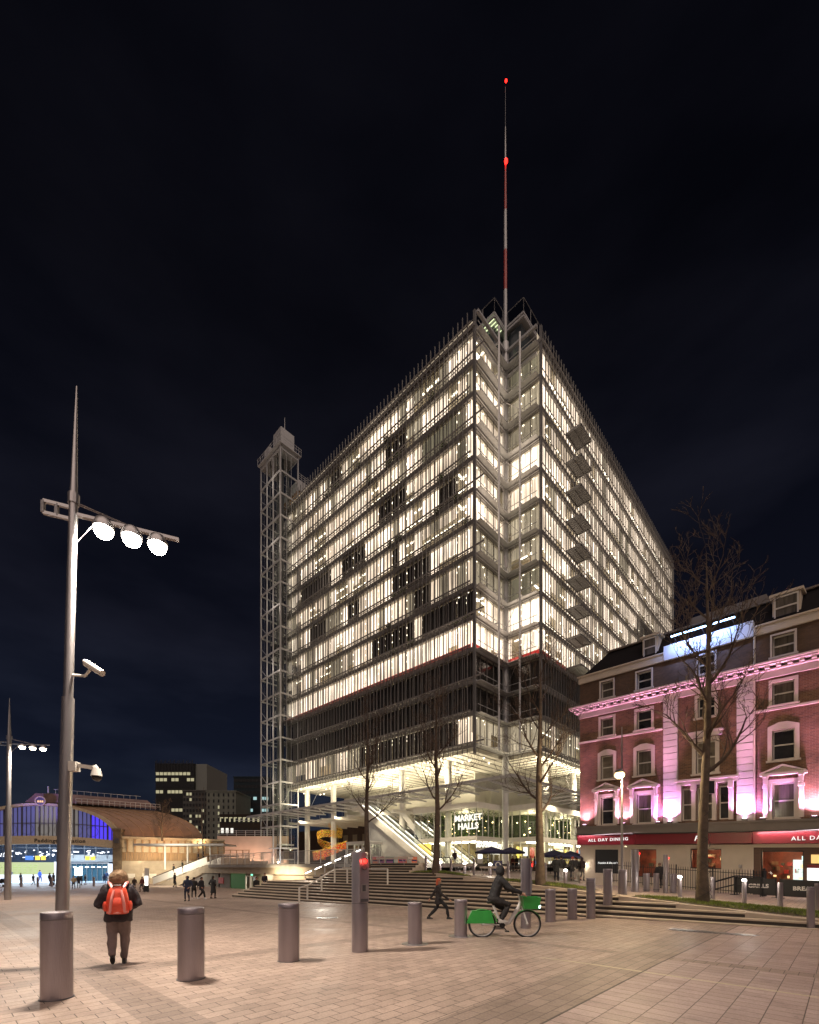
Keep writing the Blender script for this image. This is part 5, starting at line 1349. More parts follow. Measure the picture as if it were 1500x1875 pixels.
c = MB(); c.ball(tuple(q+V(.52, 0, -.17)), .08, 14); c.build('dome_glass', mat('black_dome', (.01, .01, .01), .08), dm_, smooth=True)
pf = hit(14, 1648); k = pf.y/7.8
hf = zat(1362, pf.y)-pf.z
light_mast('light_mast', 'slimmer light mast with three small lit lamps in front of the station arch', pf, zat(1278, pf.y)-pf.z, (.12, 0), hf, (.75, 1.35, 1.95), .9, .18, 'tapered light masts', 900, M['lampm'], .17, (1, .15, 0))
# slim lamp post in front of the hotel
pl = hit(1139, 1642); pl = at(1139, 19, G(at(1139, 19).x, 19)); zl = zat(1415, 19)
lp = thing('lamp_post', 'slim lamp post with one bright star-like lamp in front of the pink lit hotel', 'street light', tuple(pl))
c = MB(); c.tube([(0, 0, .9), (0, 0, zl-pl.z+1.9)], [.06, .02], 8); c.build('post', M['steel'], lp)
c = MB(); c.tube([(0, 0, zl-pl.z+.1), (-.12, -.1, zl-pl.z+.12)], .03, 6); c.build('bracket', M['steel'], lp)
c = MB(); c.lathe([(.04, .12), (.16, .06), (.17, 0), (.15, -.03)], (-.15, -.12, zl-pl.z), 14); lh = c.build('lamp_head', M['steel_dk'], lp)
c = MB(); c.ball((-.15, -.12, zl-pl.z-.12), .2, 12, 0, (1, 1, .8)); c.build('lens', glow('yellow_white_lens', (1, .74, .30), 3.2), lh, smooth=True)
lamp('lamp_post_light', 'POINT', (-.15, -.3, zl-pl.z-.4), 620, (1, .76, .44), size=.12, parent=lp)
c = MB(); c.ball((.12, -.05, 1.95), .06, 8); c.build('small_camera', M['white'], lp)
# ================================================================ bollards
BOL = mat('satin_bollard_steel', (.36, .32, .345), .30, .85, .22, 3, .35, 110, stretch=(1, 1, .08))
def bollard(px, yt, yb, wpx, label, group, kind='plain', d=None, name='bollard'):
    p = hit(px, yb) if d is None else V((px-750)/F*d, d, G((px-750)/F*d, d))
    dep = p.y; r_ = wpx/2*dep/F/math.sqrt(1+((px-750)/F)**2); H = (yb-yt)*dep/F if d is None else zat(yt, dep)-p.z
    b = thing(name, label, 'bollard', tuple(p), 0, group)
    c = MB(); c.lathe([(r_, -.3), (r_, H*.915)], (0, 0, 0), 32); c.build('shaft', BOL, b, smooth=True)
    if r_ > .1:
        c = MB(); c.lathe([(r_+.018, -.02), (r_+.018, .006), (r_+.001, .010)], (0, 0, 0), 32); c.build('base_ring', M['steel_dk'], b)
    if kind == 'light':
        c = MB(); c.lathe([(r_*.9, H*.915), (r_*.9, H*.97)], (0, 0, 0), 20); c.build('neck', M['steel_dk'], b)
        c = MB(); c.ball((0, 0, H*1.0), max(r_*1.05, .075), 12, 0, (1, 1, .8)); c.build('lit_head', M['bulb'], b, smooth=True)
        lamp('bollard_light', 'POINT', (-.0, -r_-.15, H+.05), 26, (1, .9, .75), size=.08, parent=b)
    else:
        c = MB(); c.lathe([(r_-.004, H*.918), (r_-.004, H*.922)], (0, 0, 0), 32); c.lathe([(r_, H*.925), (r_, H*.99), (r_*.96, H)], (0, 0, 0), 32); c.build('cap', BOL, b, smooth=True)
    if kind == 'plate':
        c = MB(); c.lathe([(r_*1.9, -.01), (r_*1.9, .012), (r_*1.05, .016)], (0, 0, 0), 32); c.build('ground_plate', M['steel'], b)
    return b
bollard(104, 1670, 1827, 62, 'thick steel bollard standing in front of the tall mast, nearest to the camera', 'thick steel bollards', d=5.95)
bollard(350, 1662, 1792, 50, 'thick steel bollard to the right of the person with the orange backpack', 'thick steel bollards', d=6.98)
bollard(529, 1654, 1763, 39, 'thick steel bollard standing alone between backpack wearer and tall terminal', 'thick steel bollards', d=8.35)
bollard(760, 1652, 1729, 26, 'retractable bollard on round plate just right of the tall terminal', 'retractable bollards on round plates', 'plate')
bollard(844, 1647, 1715, 24, 'retractable bollard on round plate just left of the cyclist', 'retractable bollards on round plates', 'plate')
for px, yt, yb, w_, lab in ((1008, 1628, 1688, 19, 'bollard at the foot of the steps, next right after the cyclist'), (1048, 1627, 1683, 18, 'bollard at the foot of the steps, second one right of the cyclist'),
    (1485, 1633, 1698, 16, 'bollard on the kerb at the right edge with a thin post behind it')):
    bollard(px, yt, yb, w_, lab, 'steel bollards by the steps')
for px, yt, yb, w_, lab, d in ((1082, 1608, 1660, 17, 'bollard standing on the steps, left of the one with a lit top', 16.6), (1113, 1591, 1643, 17, 'tall bollard with a glow on its top at the terrace edge', 17.6), (1140, 1592, 1641, 16, 'bollard sleeving the foot of the slim lamp post', 19.0),
    (1184, 1599, 1634, 12, 'small bollard between the two tall thin terminals, left of two', 23), (1202, 1599, 1633, 11, 'small bollard between the two tall thin terminals, right of two', 23.3), (1233, 1600, 1632, 12, 'small bollard just right of the second tall thin terminal', 23.3),
    (1305, 1606, 1645, 9, 'thin bollard half hidden behind the wrapped tree trunk', 20), (1429, 1616, 1661, 11, 'thin bollard in front of the GRILLS barrier', 17.5), (1496, 1618, 1668, 9, 'thin bollard at the very right edge of the view', 17)):
    bollard(px, yt, yb, w_, lab, 'steel bollards on the terrace', d=d)
for px, yt, yb, w_, lab, d in ((1245, 1606, 1643, 8, 'lit bollard on the grass left of the wrapped tree', 19.6), (1363, 1612, 1653, 9, 'lit bollard at the left end of the cafe barriers', 18.2), (1036, 1594, 1621, 6.5, 'lit bollard in front of the group of standing people', 25.5),
    (898, 1583, 1604, 6, 'lit bollard beside the round logo board and bench', 30), (851, 1582, 1602, 6, 'lit bollard between the two long benches', 31), (806, 1580, 1598, 6, 'lit bollard just right of the second tree trunk', 33)):
    bollard(px, yt, yb, w_, lab, 'lit bollards', 'light', d=d)
c = MB()
for px, yt, yb, d in ((780, 1568, 1596, 31), (826, 1574, 1602, 29), (868, 1572, 1604, 28), (931, 1577, 1611, 26), (999, 1580, 1618, 24)):
    bollard(px, yt, yb, 4.6, {780: 'slender white post left of the second tree trunk', 826: 'slender white post behind the walking woman', 868: 'slender white post at the end of the bench', 931: 'slender grey post in front of the blue parasol', 999: 'slender post just right of the third tree trunk'}[px], 'slender posts along the terrace', d=d, name='slender_post')
for px, yt, yb, w_, lab in ((39, 1606, 1624, 5, 'far bollard before the yellow hoarding, first from the left'), (69, 1606, 1624, 4.5, 'far bollard before the yellow hoarding, second from the left'), (95, 1606, 1624, 4.5, 'far bollard just left of the leaning mast'), (172, 1606, 1623, 4.5, 'far bollard before the white shopfront, left of the hooded head')):
    bollard(px, yt, yb, w_, lab, 'far bollards before the station')
# access terminals: tall cylinders with lamp, intercom and panel
def terminal(px, yt, yb, w_, d, label, face, card=False, red=True):
    x = (px-750)/F*d; p = V(x, d, G(x, d)); r_ = w_/2*d/F/math.sqrt(1+((px-750)/F)**2); H = zat(yt, d)-p.z
    t = thing('access_terminal', label, 'access terminal', tuple(p), R(face), 'tall access terminals')
    c = MB(); c.lathe([(r_, -.3), (r_, H*.985), (r_*.96, H)], (0, 0, 0), 36); c.build('column', BOL, t, smooth=True)
    c = MB(); c.lathe([(r_+.002, H*.485), (r_+.002, H*.489)], (0, 0, 0), 36); c.build('joint_ring', M['steel_dk'], t)
    pw_ = r_*.62; y = -r_*.93
    c = MB(); c.box(-pw_, y-.035, H*.50, pw_, y+.02, H*.93); c.build('front_panel', BOL, t)
    c = MB(); c.box(-pw_*.7, y-.05, H*.60, pw_*.7, y-.036, H*.68, 0); c.box(-pw_*.5, y-.055, H*.61, pw_*.2, y-.051, H*.67, 1); c.build('keypad', [M['steel'], M['steel_dk']], t)
    c = MB(); c.box(-pw_*.8, y-.042, H*.505, pw_*.8, y-.036, H*.535); c.build('vent_slot', M['steel_dk'], t)
    c = MB(); c.tube([(0, y-.04, H*.845), (0, y-.06, H*.845)], r_*.34, 16); c.build('intercom', M['steel_dk'], t)
    c = MB(); c.tube([(0, y-.034, H*.905), (0, y-.06, H*.905)], r_*.28, 14); c.build('red_lamp', M['redled'], t)
    lamp('red_lamp_light', 'POINT', (0, y-.13, H*.905), 1.6 if d < 12 else .8, (1, .06, .04), size=.03, parent=t)
    if card:
        c = MB()
        for i in range(5): c.box(-pw_*.5, y-.04, H*(.60+.055*i), pw_*.5, y-.037, H*(.63+.055*i))
        c.build('notice', M['white'], t)
    return t
terminal(659, 1560, 1743, 30, 9.35, 'tall steel access terminal with red lamp in the middle foreground', 35)
terminal(963, 1572, 1700, 19, 13.5, 'tall access terminal with notices directly behind the cyclist', 75, True)
terminal(1163, 1556, 1636, 14, 21.5, 'tall thin access terminal left of two before the restaurant window', 60)
terminal(1219, 1565, 1633, 9, 22.5, 'tall thin access terminal beside the man in black', 50)

# service covers let into the paving
for px, py, w, h, nm, lab, an in ((600, 1681, .75, .5, 'service_cover', 'small dark service cover in the paving right of the third thick bollard', .2), (1305, 1708, 2.1, .5, 'drain_cover', 'long rectangular drain cover in the paving in front of the lower steps', TA+R(90))):
    p = hit(px, py); v_ = thing(nm, lab, 'cover', tuple(p+V(0, 0, .004)), an)
    c = MB(); c.box(-w/2, -h/2, 0, w/2, h/2, .004); c.build('frame', M['steel'], v_)
    c = MB(); c.box(-w/2+.04, -h/2+.04, .004, w/2-.04, h/2-.04, .008)
    for i in range(int(w/.12)-1): c.box(-w/2+.1+.12*i, -h/2+.08, .008, -w/2+.14+.12*i, h/2-.08, .011)
    c.build('plate', M['steel_dk'], v_)
# ================================================================ bare trees
def bare_tree(p, H, trunk_r, fork, label, seed, spread=1.0, mr=.007, crown_w=1.0, wrap=False, limbs=9, lean=(0, 0), dens=1.0):
    r_ = random.Random(seed); t = thing('bare_tree', label, 'tree', tuple(p), 0, 'bare street trees')
    tr, cr_ = MB(), MB()
    n = 12; pts = []; rad = []
    for i in range(n+1):
        f = i/n; pts.append(V(lean[0]*f*H+.05*math.sin(f*7+seed), lean[1]*f*H+.05*math.cos(f*6), H*.93*f)); rad.append(trunk_r*((1-f)**.85*.86+.03+.22*max(0, 1-f*14)))
    tr.tube([pts[0]-V(0, 0, .2)]+pts, [rad[0]]+rad, 10)
    def trunk(f):
        k = min(n-1, int(f*n)); return pts[k].lerp(pts[k+1], f*n-k), rad[k]+(rad[k+1]-rad[k])*(f*n-k)
    def br(s, d, L_, r0, lv_):
        k = 6 if lv_ == 0 else 4 if lv_ < 3 else 3; P = [s]; dd = d.copy(); rr = [r0]
        for i in range(k):
            dd = (dd+V(r_.gauss(0, .13), r_.gauss(0, .13), .10 if lv_ < 3 else r_.gauss(.03, .1))).normalized(); P.append(P[-1]+dd*L_/k); rr.append(max(mr, r0*(1-(i+1)/k*.72)))
        cr_.tube(P, rr, 6 if lv_ == 0 else 4 if lv_ < 2 else 3, cap=False)
        if lv_ >= 4 or L_ < .22: return
        nb = int({0: 9, 1: 6, 2: 5, 3: 3}[lv_]*dens)
        for j in range(nb):
            f = r_.uniform(.18, 1.0) if j else 1.0; kk = min(k-1, int(f*k)); q = P[kk].lerp(P[kk+1], f*k-kk) if f < 1 else P[-1]
            ax = (P[min(kk+1, k)]-P[kk]).normalized(); side = ax.cross(V(r_.gauss(0, 1), r_.gauss(0, 1), r_.gauss(0, 1))).normalized(); a = r_.uniform(.4, .95)
            br(q, (ax*math.cos(a)+side*math.sin(a)+V(0, 0, .12)).normalized(), L_*r_.uniform(.36, .62), max(mr, rr[kk]*.56), lv_+1)
    for i in range(limbs):
        f = fork+(.95-fork)*(i+.3*r_.random())/limbs; s, rt = trunk(f); az = i*2.4+r_.uniform(-.4, .4); up = .55+.75*f
        d = V(math.cos(az), math.sin(az), up).normalized(); br(s, d, H*.30*spread*(1.08-f*.62)*r_.uniform(.85, 1.15), rt*(.52 if wrap else .36)+.010, 0)
    br(pts[-1], V(0, 0, 1), H*.09, rad[-1], 1)
    tr.build('trunk', M['bark'], t, smooth=True); cr_.build('branches', M['twig'], t)
    if wrap:
        c = MB()
        for ph in (0, math.pi):
            w = []
            for i in range(70):
                z = .15+i*.055; w.append(V(lean[0]*z, lean[1]*z, 0)+V(math.cos(i*.36*(1 if ph else -1)+ph)*(trunk(z/(H*.93))[1]+.012), math.sin(i*.36*(1 if ph else -1)+ph)*(trunk(z/(H*.93))[1]+.012), z))
            c.tube(w, .008, 4, cap=False)
        c.build('light_cable', M['black'], t)
        c = MB(); c.box(trunk_r*.6, -.1, 4.0, trunk_r*.6+.2, .12, 4.45); c.build('speaker_box', M['black'], t)
    return t
P4 = V(10.8, 16.8, G(10.8, 16.8)+.05); bare_tree(P4, 13.9, .225, .36, 'largest bare tree with cable wrapped trunk in front of the brick hotel', 41, .72, wrap=True, limbs=12, dens=.78, lean=(.012, 0))
P3 = V(6.06, 21.3, G(6.06, 21.3)+.05); bare_tree(P3, 11.6, .235, .30, 'bare tree with thick trunk directly left of the hotel corner', 8, .82, limbs=11, dens=.82, mr=.005)
P2 = V(1.5, 25.6, G(1.5, 25.6)+.03); bare_tree(P2, 10.6, .22, .34, 'bare tree growing from a grass mound right of the tall terminal', 12, .88, limbs=10, dens=.8, mr=.005, lean=(.004, 0))
P1 = V(-2.75, 29.8, 1.4); bare_tree(P1, 11.3, .22, .28, 'bare tree behind the tall terminal in front of the lit escalator', 15, .75, limbs=10, dens=.8, mr=.005)
bare_tree(at(297, 68, 5.8), 5.6, .14, .12, 'small bare tree lit yellow from below against the curved station roof', 22, 1.35, limbs=9, dens=.8)
bare_tree(at(371, 60, 2.0), 9.5, .13, .4, 'thin bare tree rising from the deck in front of the far office blocks', 25, .7, limbs=7, dens=.6)
bare_tree(V(*tw(15.5, -2.6), 1.5), 7.0, .10, .35, 'young slender tree beside the dark blue parasols', 31, .9, limbs=8, dens=.8)
lamp('tree_uplight', 'SPOT', tuple(at(300, 66.5, 5.0)), 240, (1, .85, .45), tuple(at(297, 68, 10)), .2, 80, 1)

# ================================================================ benches, parasols, boards on the terrace
def bench(px, d, L_, label):
    x = (px-750)/F*d; p = V(x, d, G(x, d)); b = thing('bench', label, 'bench', tuple(p), math.atan2(QY, QX)+math.pi, 'pale slab benches on wire legs')
    c = MB(); c.box(-L_/2, -.25, .42, L_/2, .25, .55); c.build('seat', mat('pale_bench_slab', (.62, .55, .48), .6) if 'pale_bench_slab' not in bpy.data.materials else bpy.data.materials['pale_bench_slab'], b)
    for s in (-1, 1):
        c = MB()
        for y in (-.2, .2): c.tube([(s*L_*.36-.16, y, .42), (s*L_*.36, y, 0), (s*L_*.36+.16, y, .42)], .018, 5)
        c.build('leg', M['steel'], b)
bench(852, 30, 1.5, 'slab bench beside a lit bollard, left of two near the round logo board')
bench(903, 28, 1.6, 'slab bench in front of the round logo board')
bench(722, 32, 3.0, 'longest slab bench in front of the coloured deck-chair posters')
def board(px0, px1, py0, py1, d, label, cols, group='coloured poster screens'):
    xa, xb = at(px0, d).x, at(px1, d).x; z0, z1 = zat(py1, d), zat(py0, d); b = thing('poster_screen', label, 'sign', (xa, d, z0), 0, group); w = xb-xa; h = z1-z0
    c = MB(); c.box(0, 0, 0, w, .05, h); c.build('panel', cols[0], b)
    c = MB(); c.box(w*.12, -.012, h*.2, w*.88, -.004, h*.78); c.build('artwork', cols[1], b)
    c = MB(); c.box(w*.08, -.02, h*.42, w*.92, -.013, h*.62); c.build('title_band', cols[2], b)
    for x in (.04, w-.04):
        c = MB(); c.tube([(x, .02, min(0, G(xa, d)-z0)), (x, .02, h)], .02, 5); c.build('leg', M['white'], b)
PK, TL_, OR_, NV, PU = mat('pink_print', (.55, .16, .22), .5), mat('teal_print', (.06, .22, .19), .5), mat('coral_print', (.7, .2, .1), .5), mat('navy_print', (.05, .03, .10), .5), mat('mauve_print', (.3, .13, .3), .5)
for i, (a, b, cs, lb_) in enumerate(((682, 692, (PK, OR_, NV), 'pink poster screen, first beside the tall terminal'), (693, 704, (PK, PU, NV), 'pink poster screen with mauve art, second from the terminal'), (706, 722, (TL_, PU, NV), 'teal poster screen, the only green one'),
        (729, 745, (OR_, PK, NV), 'wide coral poster screen right of the teal one'), (754, 764, (OR_, OR_, NV), 'narrow coral poster screen nearest the second tree'))):
    board(a, b, 1569, 1583, 34.5, lb_, cs)
xb_ = at(912, 33); lbrd = thing('logo_board', 'square navy board with a white ring emblem beside a column', 'sign', (xb_.x, 33, 1.45), 0)
c = MB(); c.box(-.32, 0, 0, .32, .06, .72); c.build('panel', mat('navy_board', (.03, .03, .09), .5), lbrd)
c = MB(); c.tube([(.17*math.cos(a*.393), -.02, .42+.17*math.sin(a*.393)) for a in range(17)], .035, 6, cap=False); c.box(-.05, -.02, .08, .05, -.005, .24); c.build('ring_emblem', M['white'], lbrd)
for i, (px, d, lb_) in enumerate(((879, 40, 'lit totem sign standing in front of the food hall glass'), (269, 52, 'glowing totem sign beside the foot of the lower escalator'))):
    z = G(at(px, d).x, d); t_ = thing('totem_sign', lb_, 'sign', (at(px, d).x, d, z), 0, 'lit totem signs'); top = (zat(1554, d) if i == 0 else zat(1590, d))-z
    c = MB(); c.box(-.22, -.08, 0, .22, .08, top); c.build('body', M['white'], t_)
    c = MB(); c.box(-.17, -.095, top*(.35 if i == 0 else .05), .17, -.082, top*(.62 if i == 0 else .6)); c.build('lit_panel', glow('totem_white', (1, .96, .88), 3) if i == 0 else bpy.data.materials['totem_white'], t_)
NB = mat('navy_canvas', (.02, .02, .06), .8)
def parasol(px, pyt, d, rad_, label):
    x = at(px, d).x; z = G(x, d); h = zat(pyt, d)-z; p = thing('parasol', label, 'parasol', (x, d, z), rnd.random(), 'dark blue parasols outside the food hall')
    c = MB(); c.tube([(0, 0, 0), (0, 0, h)], .03, 6); c.build('pole', M['steel_dk'], p)
    c = MB(); n = 8; top = (0, 0, h)
    rim = [(rad_*math.cos(6.283*i/n), rad_*math.sin(6.283*i/n), h-.45) for i in range(n)]; rim2 = [(q[0], q[1], q[2]-.14) for q in rim]
    c.add([top]+rim+rim2, [(0, 1+i, 1+(i+1) % n) for i in range(n)]+[(1+i, 1+n+i, 1+n+(i+1) % n, 1+(i+1) % n) for i in range(n)]); c.build('canopy', NB, p)
    c = MB()
    for i in range(n): c.tube([(0, 0, h-.05), tuple(V(*rim[i])-V(0, 0, .02))], .012, 4)
    c.build('ribs', M['steel_dk'], p)
parasol(900, 1550, 38, 1.35, 'dark blue parasol left of the tall corner column'); parasol(935, 1551, 40, 1.3, 'dark blue parasol right of the tall corner column')
parasol(1015, 1556, 36, 1.4, 'dark blue parasol over the standing group, left of two'); parasol(1045, 1558, 34, 1.2, 'dark blue parasol over the standing group, right of two')
tl = [(px, d) for px, d in ((893, 39), (915, 39), (941, 38), (955, 39), (1008, 36))]
t0 = None
for i, (px, d) in enumerate(tl):
    x = at(px, d).x; z = G(x, d)
    if t0 is None:
        t0 = thing('cafe_table', 'small round cafe table under the leftmost blue parasol', 'table', (x, d, z), 0, 'cafe tables outside the food hall')
        c = MB(); c.lathe([(.35, .72), (.35, .75)], (0, 0, 0), 14); c.build('tabletop', M['wood'], t0); c = MB(); c.tube([(0, 0, 0), (0, 0, .72)], .03, 6); c.lathe([(.2, 0), (.2, .02)], (0, 0, 0), 10); c.build('pedestal', M['black'], t0)
    else: dup(t0, (x, d, z), label='small round cafe table '+('', 'behind the tall corner column', 'by the food hall door with lit letters', 'behind the notice-covered terminal', 'beside the standing group of people')[i])
# ================================================================ suitcase and pushchair
ps = hit(268, 1634)
su = thing('suitcase', 'small black wheeled suitcase standing on the plaza beside a walking pair', 'suitcase', tuple(ps))
c = MB(); c.box(-.2, -.12, .06, .2, .12, .62); c.build('shell', M['black'], su); c = MB(); c.tube([(-.1, .1, .62), (-.1, .1, .95), (.1, .1, .95), (.1, .1, .62)], .012, 5); c.build('handle', M['steel'], su)
for s in (-1, 1): c = MB(); c.tube([(s*.15-.02, 0, .04), (s*.15+.02, 0, .04)], .04, 10); c.build('wheel', M['black'], su)
pp = hit(3, 1624)
pc = thing('pushchair', 'black pushchair at the left edge in front of the station', 'pushchair', tuple(pp))
c = MB(); c.hull([(-.35, .45), (.3, .45), (.45, .85), (.1, 1.0), (-.2, .65)], -.22, .22); c.build('seat', M['black'], pc)
c = MB(); c.tube([(.35, 0, .1), (-.1, 0, .5), (-.75, 0, 1.05)], .02, 6); c.tube([(-.45, 0, .1), (.1, 0, .55)], .02, 6); c.build('frame', M['steel'], pc)
for x in (.35, -.45):
    for y in (-.22, .22): c = MB(); c.tube([(x, y-.02, .12), (x, y+.02, .12)], .12, 14); c.build('wheel', M['black'], pc)
# ================================================================ people
def loft(mb, secs, n=14, mi=0):   # secs: (x, y, z, rx, ry)
    vs = []; fs = []; k = len(secs)
    for x, y, z, rx, ry in secs:
        for j in range(n):
            t = 2*math.pi*j/n; vs.append((x+rx*math.cos(t), y+ry*math.sin(t), z))
    for i in range(k-1):
        for j in range(n): fs.append((i*n+j, i*n+(j+1) % n, (i+1)*n+(j+1) % n, (i+1)*n+j))
    fs += [tuple(range(n))[::-1], tuple(range((k-1)*n, k*n))]
    return mb.add(vs, fs, mi)
REM = []
def remesh(o, vox, sm=6):
    m_ = o.modifiers.new('remesh', 'REMESH'); m_.mode = 'VOXEL'; m_.voxel_size = vox; m_.use_smooth_shade = True
    tx = bpy.data.textures.get('folds') or bpy.data.textures.new('folds', 'CLOUDS'); tx.noise_scale = .11; d_ = o.modifiers.new('folds', 'DISPLACE'); d_.texture = tx; d_.strength = .05; d_.mid_level = .5
    if sm: s_ = o.modifiers.new('smooth', 'SMOOTH'); s_.iterations = sm; s_.factor = .5
    REM.append(o)
CM = {}
def cloth(c, rough=.8, sh=0):
    k = (c, rough)
    if k not in CM: CM[k] = mat('cloth_%02d' % len(CM), c, rough, 0, .15, 9, .25, 45)
    return CM[k]
SKIN = mat('skin', (.42, .23, .15), .5)
def person(p, H, rot, label, jacket=(.02, .02, .025), trousers=(.03, .03, .04), hair=(.03, .02, .015), hat=None, hood=False, coat=0.0, stride=.25, arms='side', shoes=(.02, .02, .02),
           near=False, bulk=1.0, lean=0, group=None, sit=False, lift=0, ride=False, longhair=False, scarf=None):
    t = thing('person', label, 'person', tuple(p), R(rot), group); k = H/1.75
    S_ = lambda v: Vector(v)*k
    vox = .016 if near else .034
    s2 = stride/2
    dz = -(.04+.10*stride*stride) if not (sit or ride) else 0
    hipz = .93+dz
    if sit: hipz = .50
    L = {}
    for sg, fwd in ((-1, 1), (1, -1)):
        hip = V(sg*.095, 0, hipz)
        if ride:
            kn = V(sg*.12, -.40 if sg < 0 else -.34, .78 if sg < 0 else .62); an = V(sg*.13, -.20 if sg < 0 else -.16, .42 if sg < 0 else .22)
        elif sit: kn = V(sg*.12, -.42, .50); an = V(sg*.12, -.42, .09)
        else:
            an = V(sg*.10, -fwd*s2*2*.5, .09+(lift if fwd < 0 else 0)); kn = (hip+an)/2+V(sg*.015, -.05-.10*stride, .03+(lift*.15 if fwd < 0 else 0))
            if fwd < 0: kn.y -= .05
        L[sg] = (hip, kn, an)
    ly = -lean*.5
    sh = {sg: V(sg*.19, ly, 1.42+(hipz-.93)) for sg in (-1, 1)}; cz = hipz-.93
    A = {}
    for sg in (-1, 1):
        s0 = sh[sg]
        if arms == 'side': el, wr = s0+V(sg*.07, .04+sg*stride*.15, -.28), s0+V(sg*.08, -.04+sg*stride*.45, -.52)
        elif arms == 'pocket': el, wr = s0+V(sg*.13, .07, -.27), s0+V(-sg*.01, -.10, -.44)
        elif arms == 'front': el, wr = s0+V(sg*.17, .02, -.26), s0+V(-sg*.06, -.20, -.34)
        elif arms == 'phone': el, wr = s0+V(sg*.07, -.04, -.27), s0+V(-sg*.08, -.26, -.14)
        elif arms == 'bars': el, wr = s0+V(sg*.10, -.24, -.22), s0+V(sg*.07, -.50, -.34)
        A[sg] = (s0, el, wr)
    hd = V(0, ly*1.15-.01, 1.63+cz)
    hyaw = 0
    # body: one mesh with head, face, neck, limbs and hands
    b = MB()
    loft(b, [(0, ly*f, (.88+cz)+(.62)*f, rx, ry) for f, rx, ry in ((0, .14, .09), (.3, .12, .085), (.7, .155, .10), (.92, .15, .085), (1, .06, .055))])
    b.tube([V(0, ly, 1.44+cz), V(0, ly*1.1, 1.58+cz)], [.06, .052], 10)
    loft(b, [(hd.x, hd.y, hd.z+z, rx, ry) for z, rx, ry in ((-.115, .035, .04), (-.09, .052, .066), (-.04, .066, .084), (.01, .073, .094), (.05, .074, .096), (.09, .060, .078), (.118, .025, .03))])
    b.add([(hd.x-.014, hd.y-.088, hd.z-.03), (hd.x+.014, hd.y-.088, hd.z-.03), (hd.x, hd.y-.118, hd.z-.028), (hd.x, hd.y-.092, hd.z+.02)], [(0, 1, 2), (0, 2, 3), (1, 3, 2)])
    for sg in (-1, 1):
        if not hood: b.ball((hd.x+sg*.077, hd.y+.005, hd.z), .022, 8, 0, (.5, .9, 1.3))
        b.ball((hd.x+sg*.03, hd.y-.086, hd.z+.008), .011, 6, 1)
    b.box(hd.x-.022, hd.y-.090, hd.z-.062, hd.x+.022, hd.y-.078, hd.z-.054, 2)
    for sg in (-1, 1):
        hip, kn, an = L[sg]; b.tube([hip, kn, an], [.075, .052, .036], 8); s0, el, wr = A[sg]; b.tube([s0, el, wr], [.048, .038, .026], 8)
        d = (wr-el).normalized(); fw = V(0, -1, 0) if abs(d.y) < .8 else V(0, 0, -1); sd = d.cross(fw).normalized(); pc = wr+d*.05
        b.tube([wr, pc, wr+d*.088], [.026, .036, .034], 8)
        for i in range(4):
            o = wr+d*.082+sd*(-.027+.018*i); ln = (.066, .075, .07, .055)[i]; b.tube([o, o+d*ln*.5+fw*.008, o+d*ln*.85+fw*.028], [.0095, .0085, .007], 5)
        o = wr+d*.03-sd*.028; b.tube([o, o-sd*.022+d*.03+fw*.012, o-sd*.026+d*.058+fw*.024], [.0105, .009, .0075], 5)
    b.v = [tuple(Vector(q)*k) for q in b.v]
    b.build('body', [SKIN, M['black'], mat('lips', (.3, .1, .08), .5) if 'lips' not in bpy.data.materials else bpy.data.materials['lips']], t, smooth=True)
    # jacket
    j = MB(); bk = bulk; z0 = (.86-coat)+cz
    secs = [(0, ly*.1, z0, (.165+coat*.10)*bk, (.125+coat*.10)*bk), (0, ly*.25, 1.0+cz, .165*bk, .125*bk), (0, ly*.5, 1.15+cz, .165*bk, .125*bk), (0, ly*.8, 1.30+cz, .185*bk, .135*bk), (0, ly, 1.41+cz, .185*bk, .125*bk), (0, ly, 1.48+cz, .12, .095), (0, ly, 1.52+cz, .07, .07)]
    loft(j, secs)
    for sg in (-1, 1):
        s0, el, wr = A[sg]; m1 = s0.lerp(el, .5); j.tube([s0-V(sg*.05, 0, .0), s0, m1, el, el.lerp(wr, .5), wr], [.07*bk, .078*bk, .070*bk, .060*bk, .055*bk, .042*bk], 10)
    if hood and not hat: j.ball(tuple(hd+V(0, .02, .01)), .125, 12, 0, (1, 1, 1.15))
    elif not near: j.tube([V(-.09, ly+.05, 1.49+cz), V(0, ly+.10, 1.50+cz), V(.09, ly+.05, 1.49+cz)], .045, 6)
    j.v = [tuple(Vector(q)*k) for q in j.v]; jo = j.build('jacket' if coat < .3 else 'coat', cloth(jacket, .75), t); remesh(jo, vox)
    # trousers
    j = MB(); loft(j, [(0, 0, hipz-.10, .13, .10), (0, 0, hipz, .165*min(bk, 1.45), .125*min(bk, 1.4)), (0, ly*.2, hipz+.12, .15, .11)])
    for sg in (-1, 1):
        hip, kn, an = L[sg]; j.tube([hip+V(0, 0, .02), hip.lerp(kn, .5), kn, kn.lerp(an, .45), an+V(0, 0, .0)], [.098*min(bk, 1.35), .088*min(bk, 1.4), .070*min(bk, 1.45), .066*min(bk, 1.35), .054*min(bk, 1.2)], 10)
    j.v = [tuple(Vector(q)*k) for q in j.v]; jo = j.build('trousers', cloth(trousers, .85), t); remesh(jo, vox)
    for sg in (-1, 1):
        hip, kn, an = L[sg]; c = MB()
        loft(c, [(0, 0, 0, .045, .13), (0, 0, .03, .05, .135), (0, .02, .06, .047, .10), (0, .06, .10, .04, .055)], 10)
        tilt = .7 if (lift and sg > 0) else 0
        c.v = [tuple((V(an.x, an.y-.05, an.z-.09)+(Matrix.Rotation(tilt, 3, 'X') @ Vector(q)))*k) for q in c.v]; c.build('shoe', cloth(shoes, .5), t, smooth=True)
    # hair, hat
    c = MB()
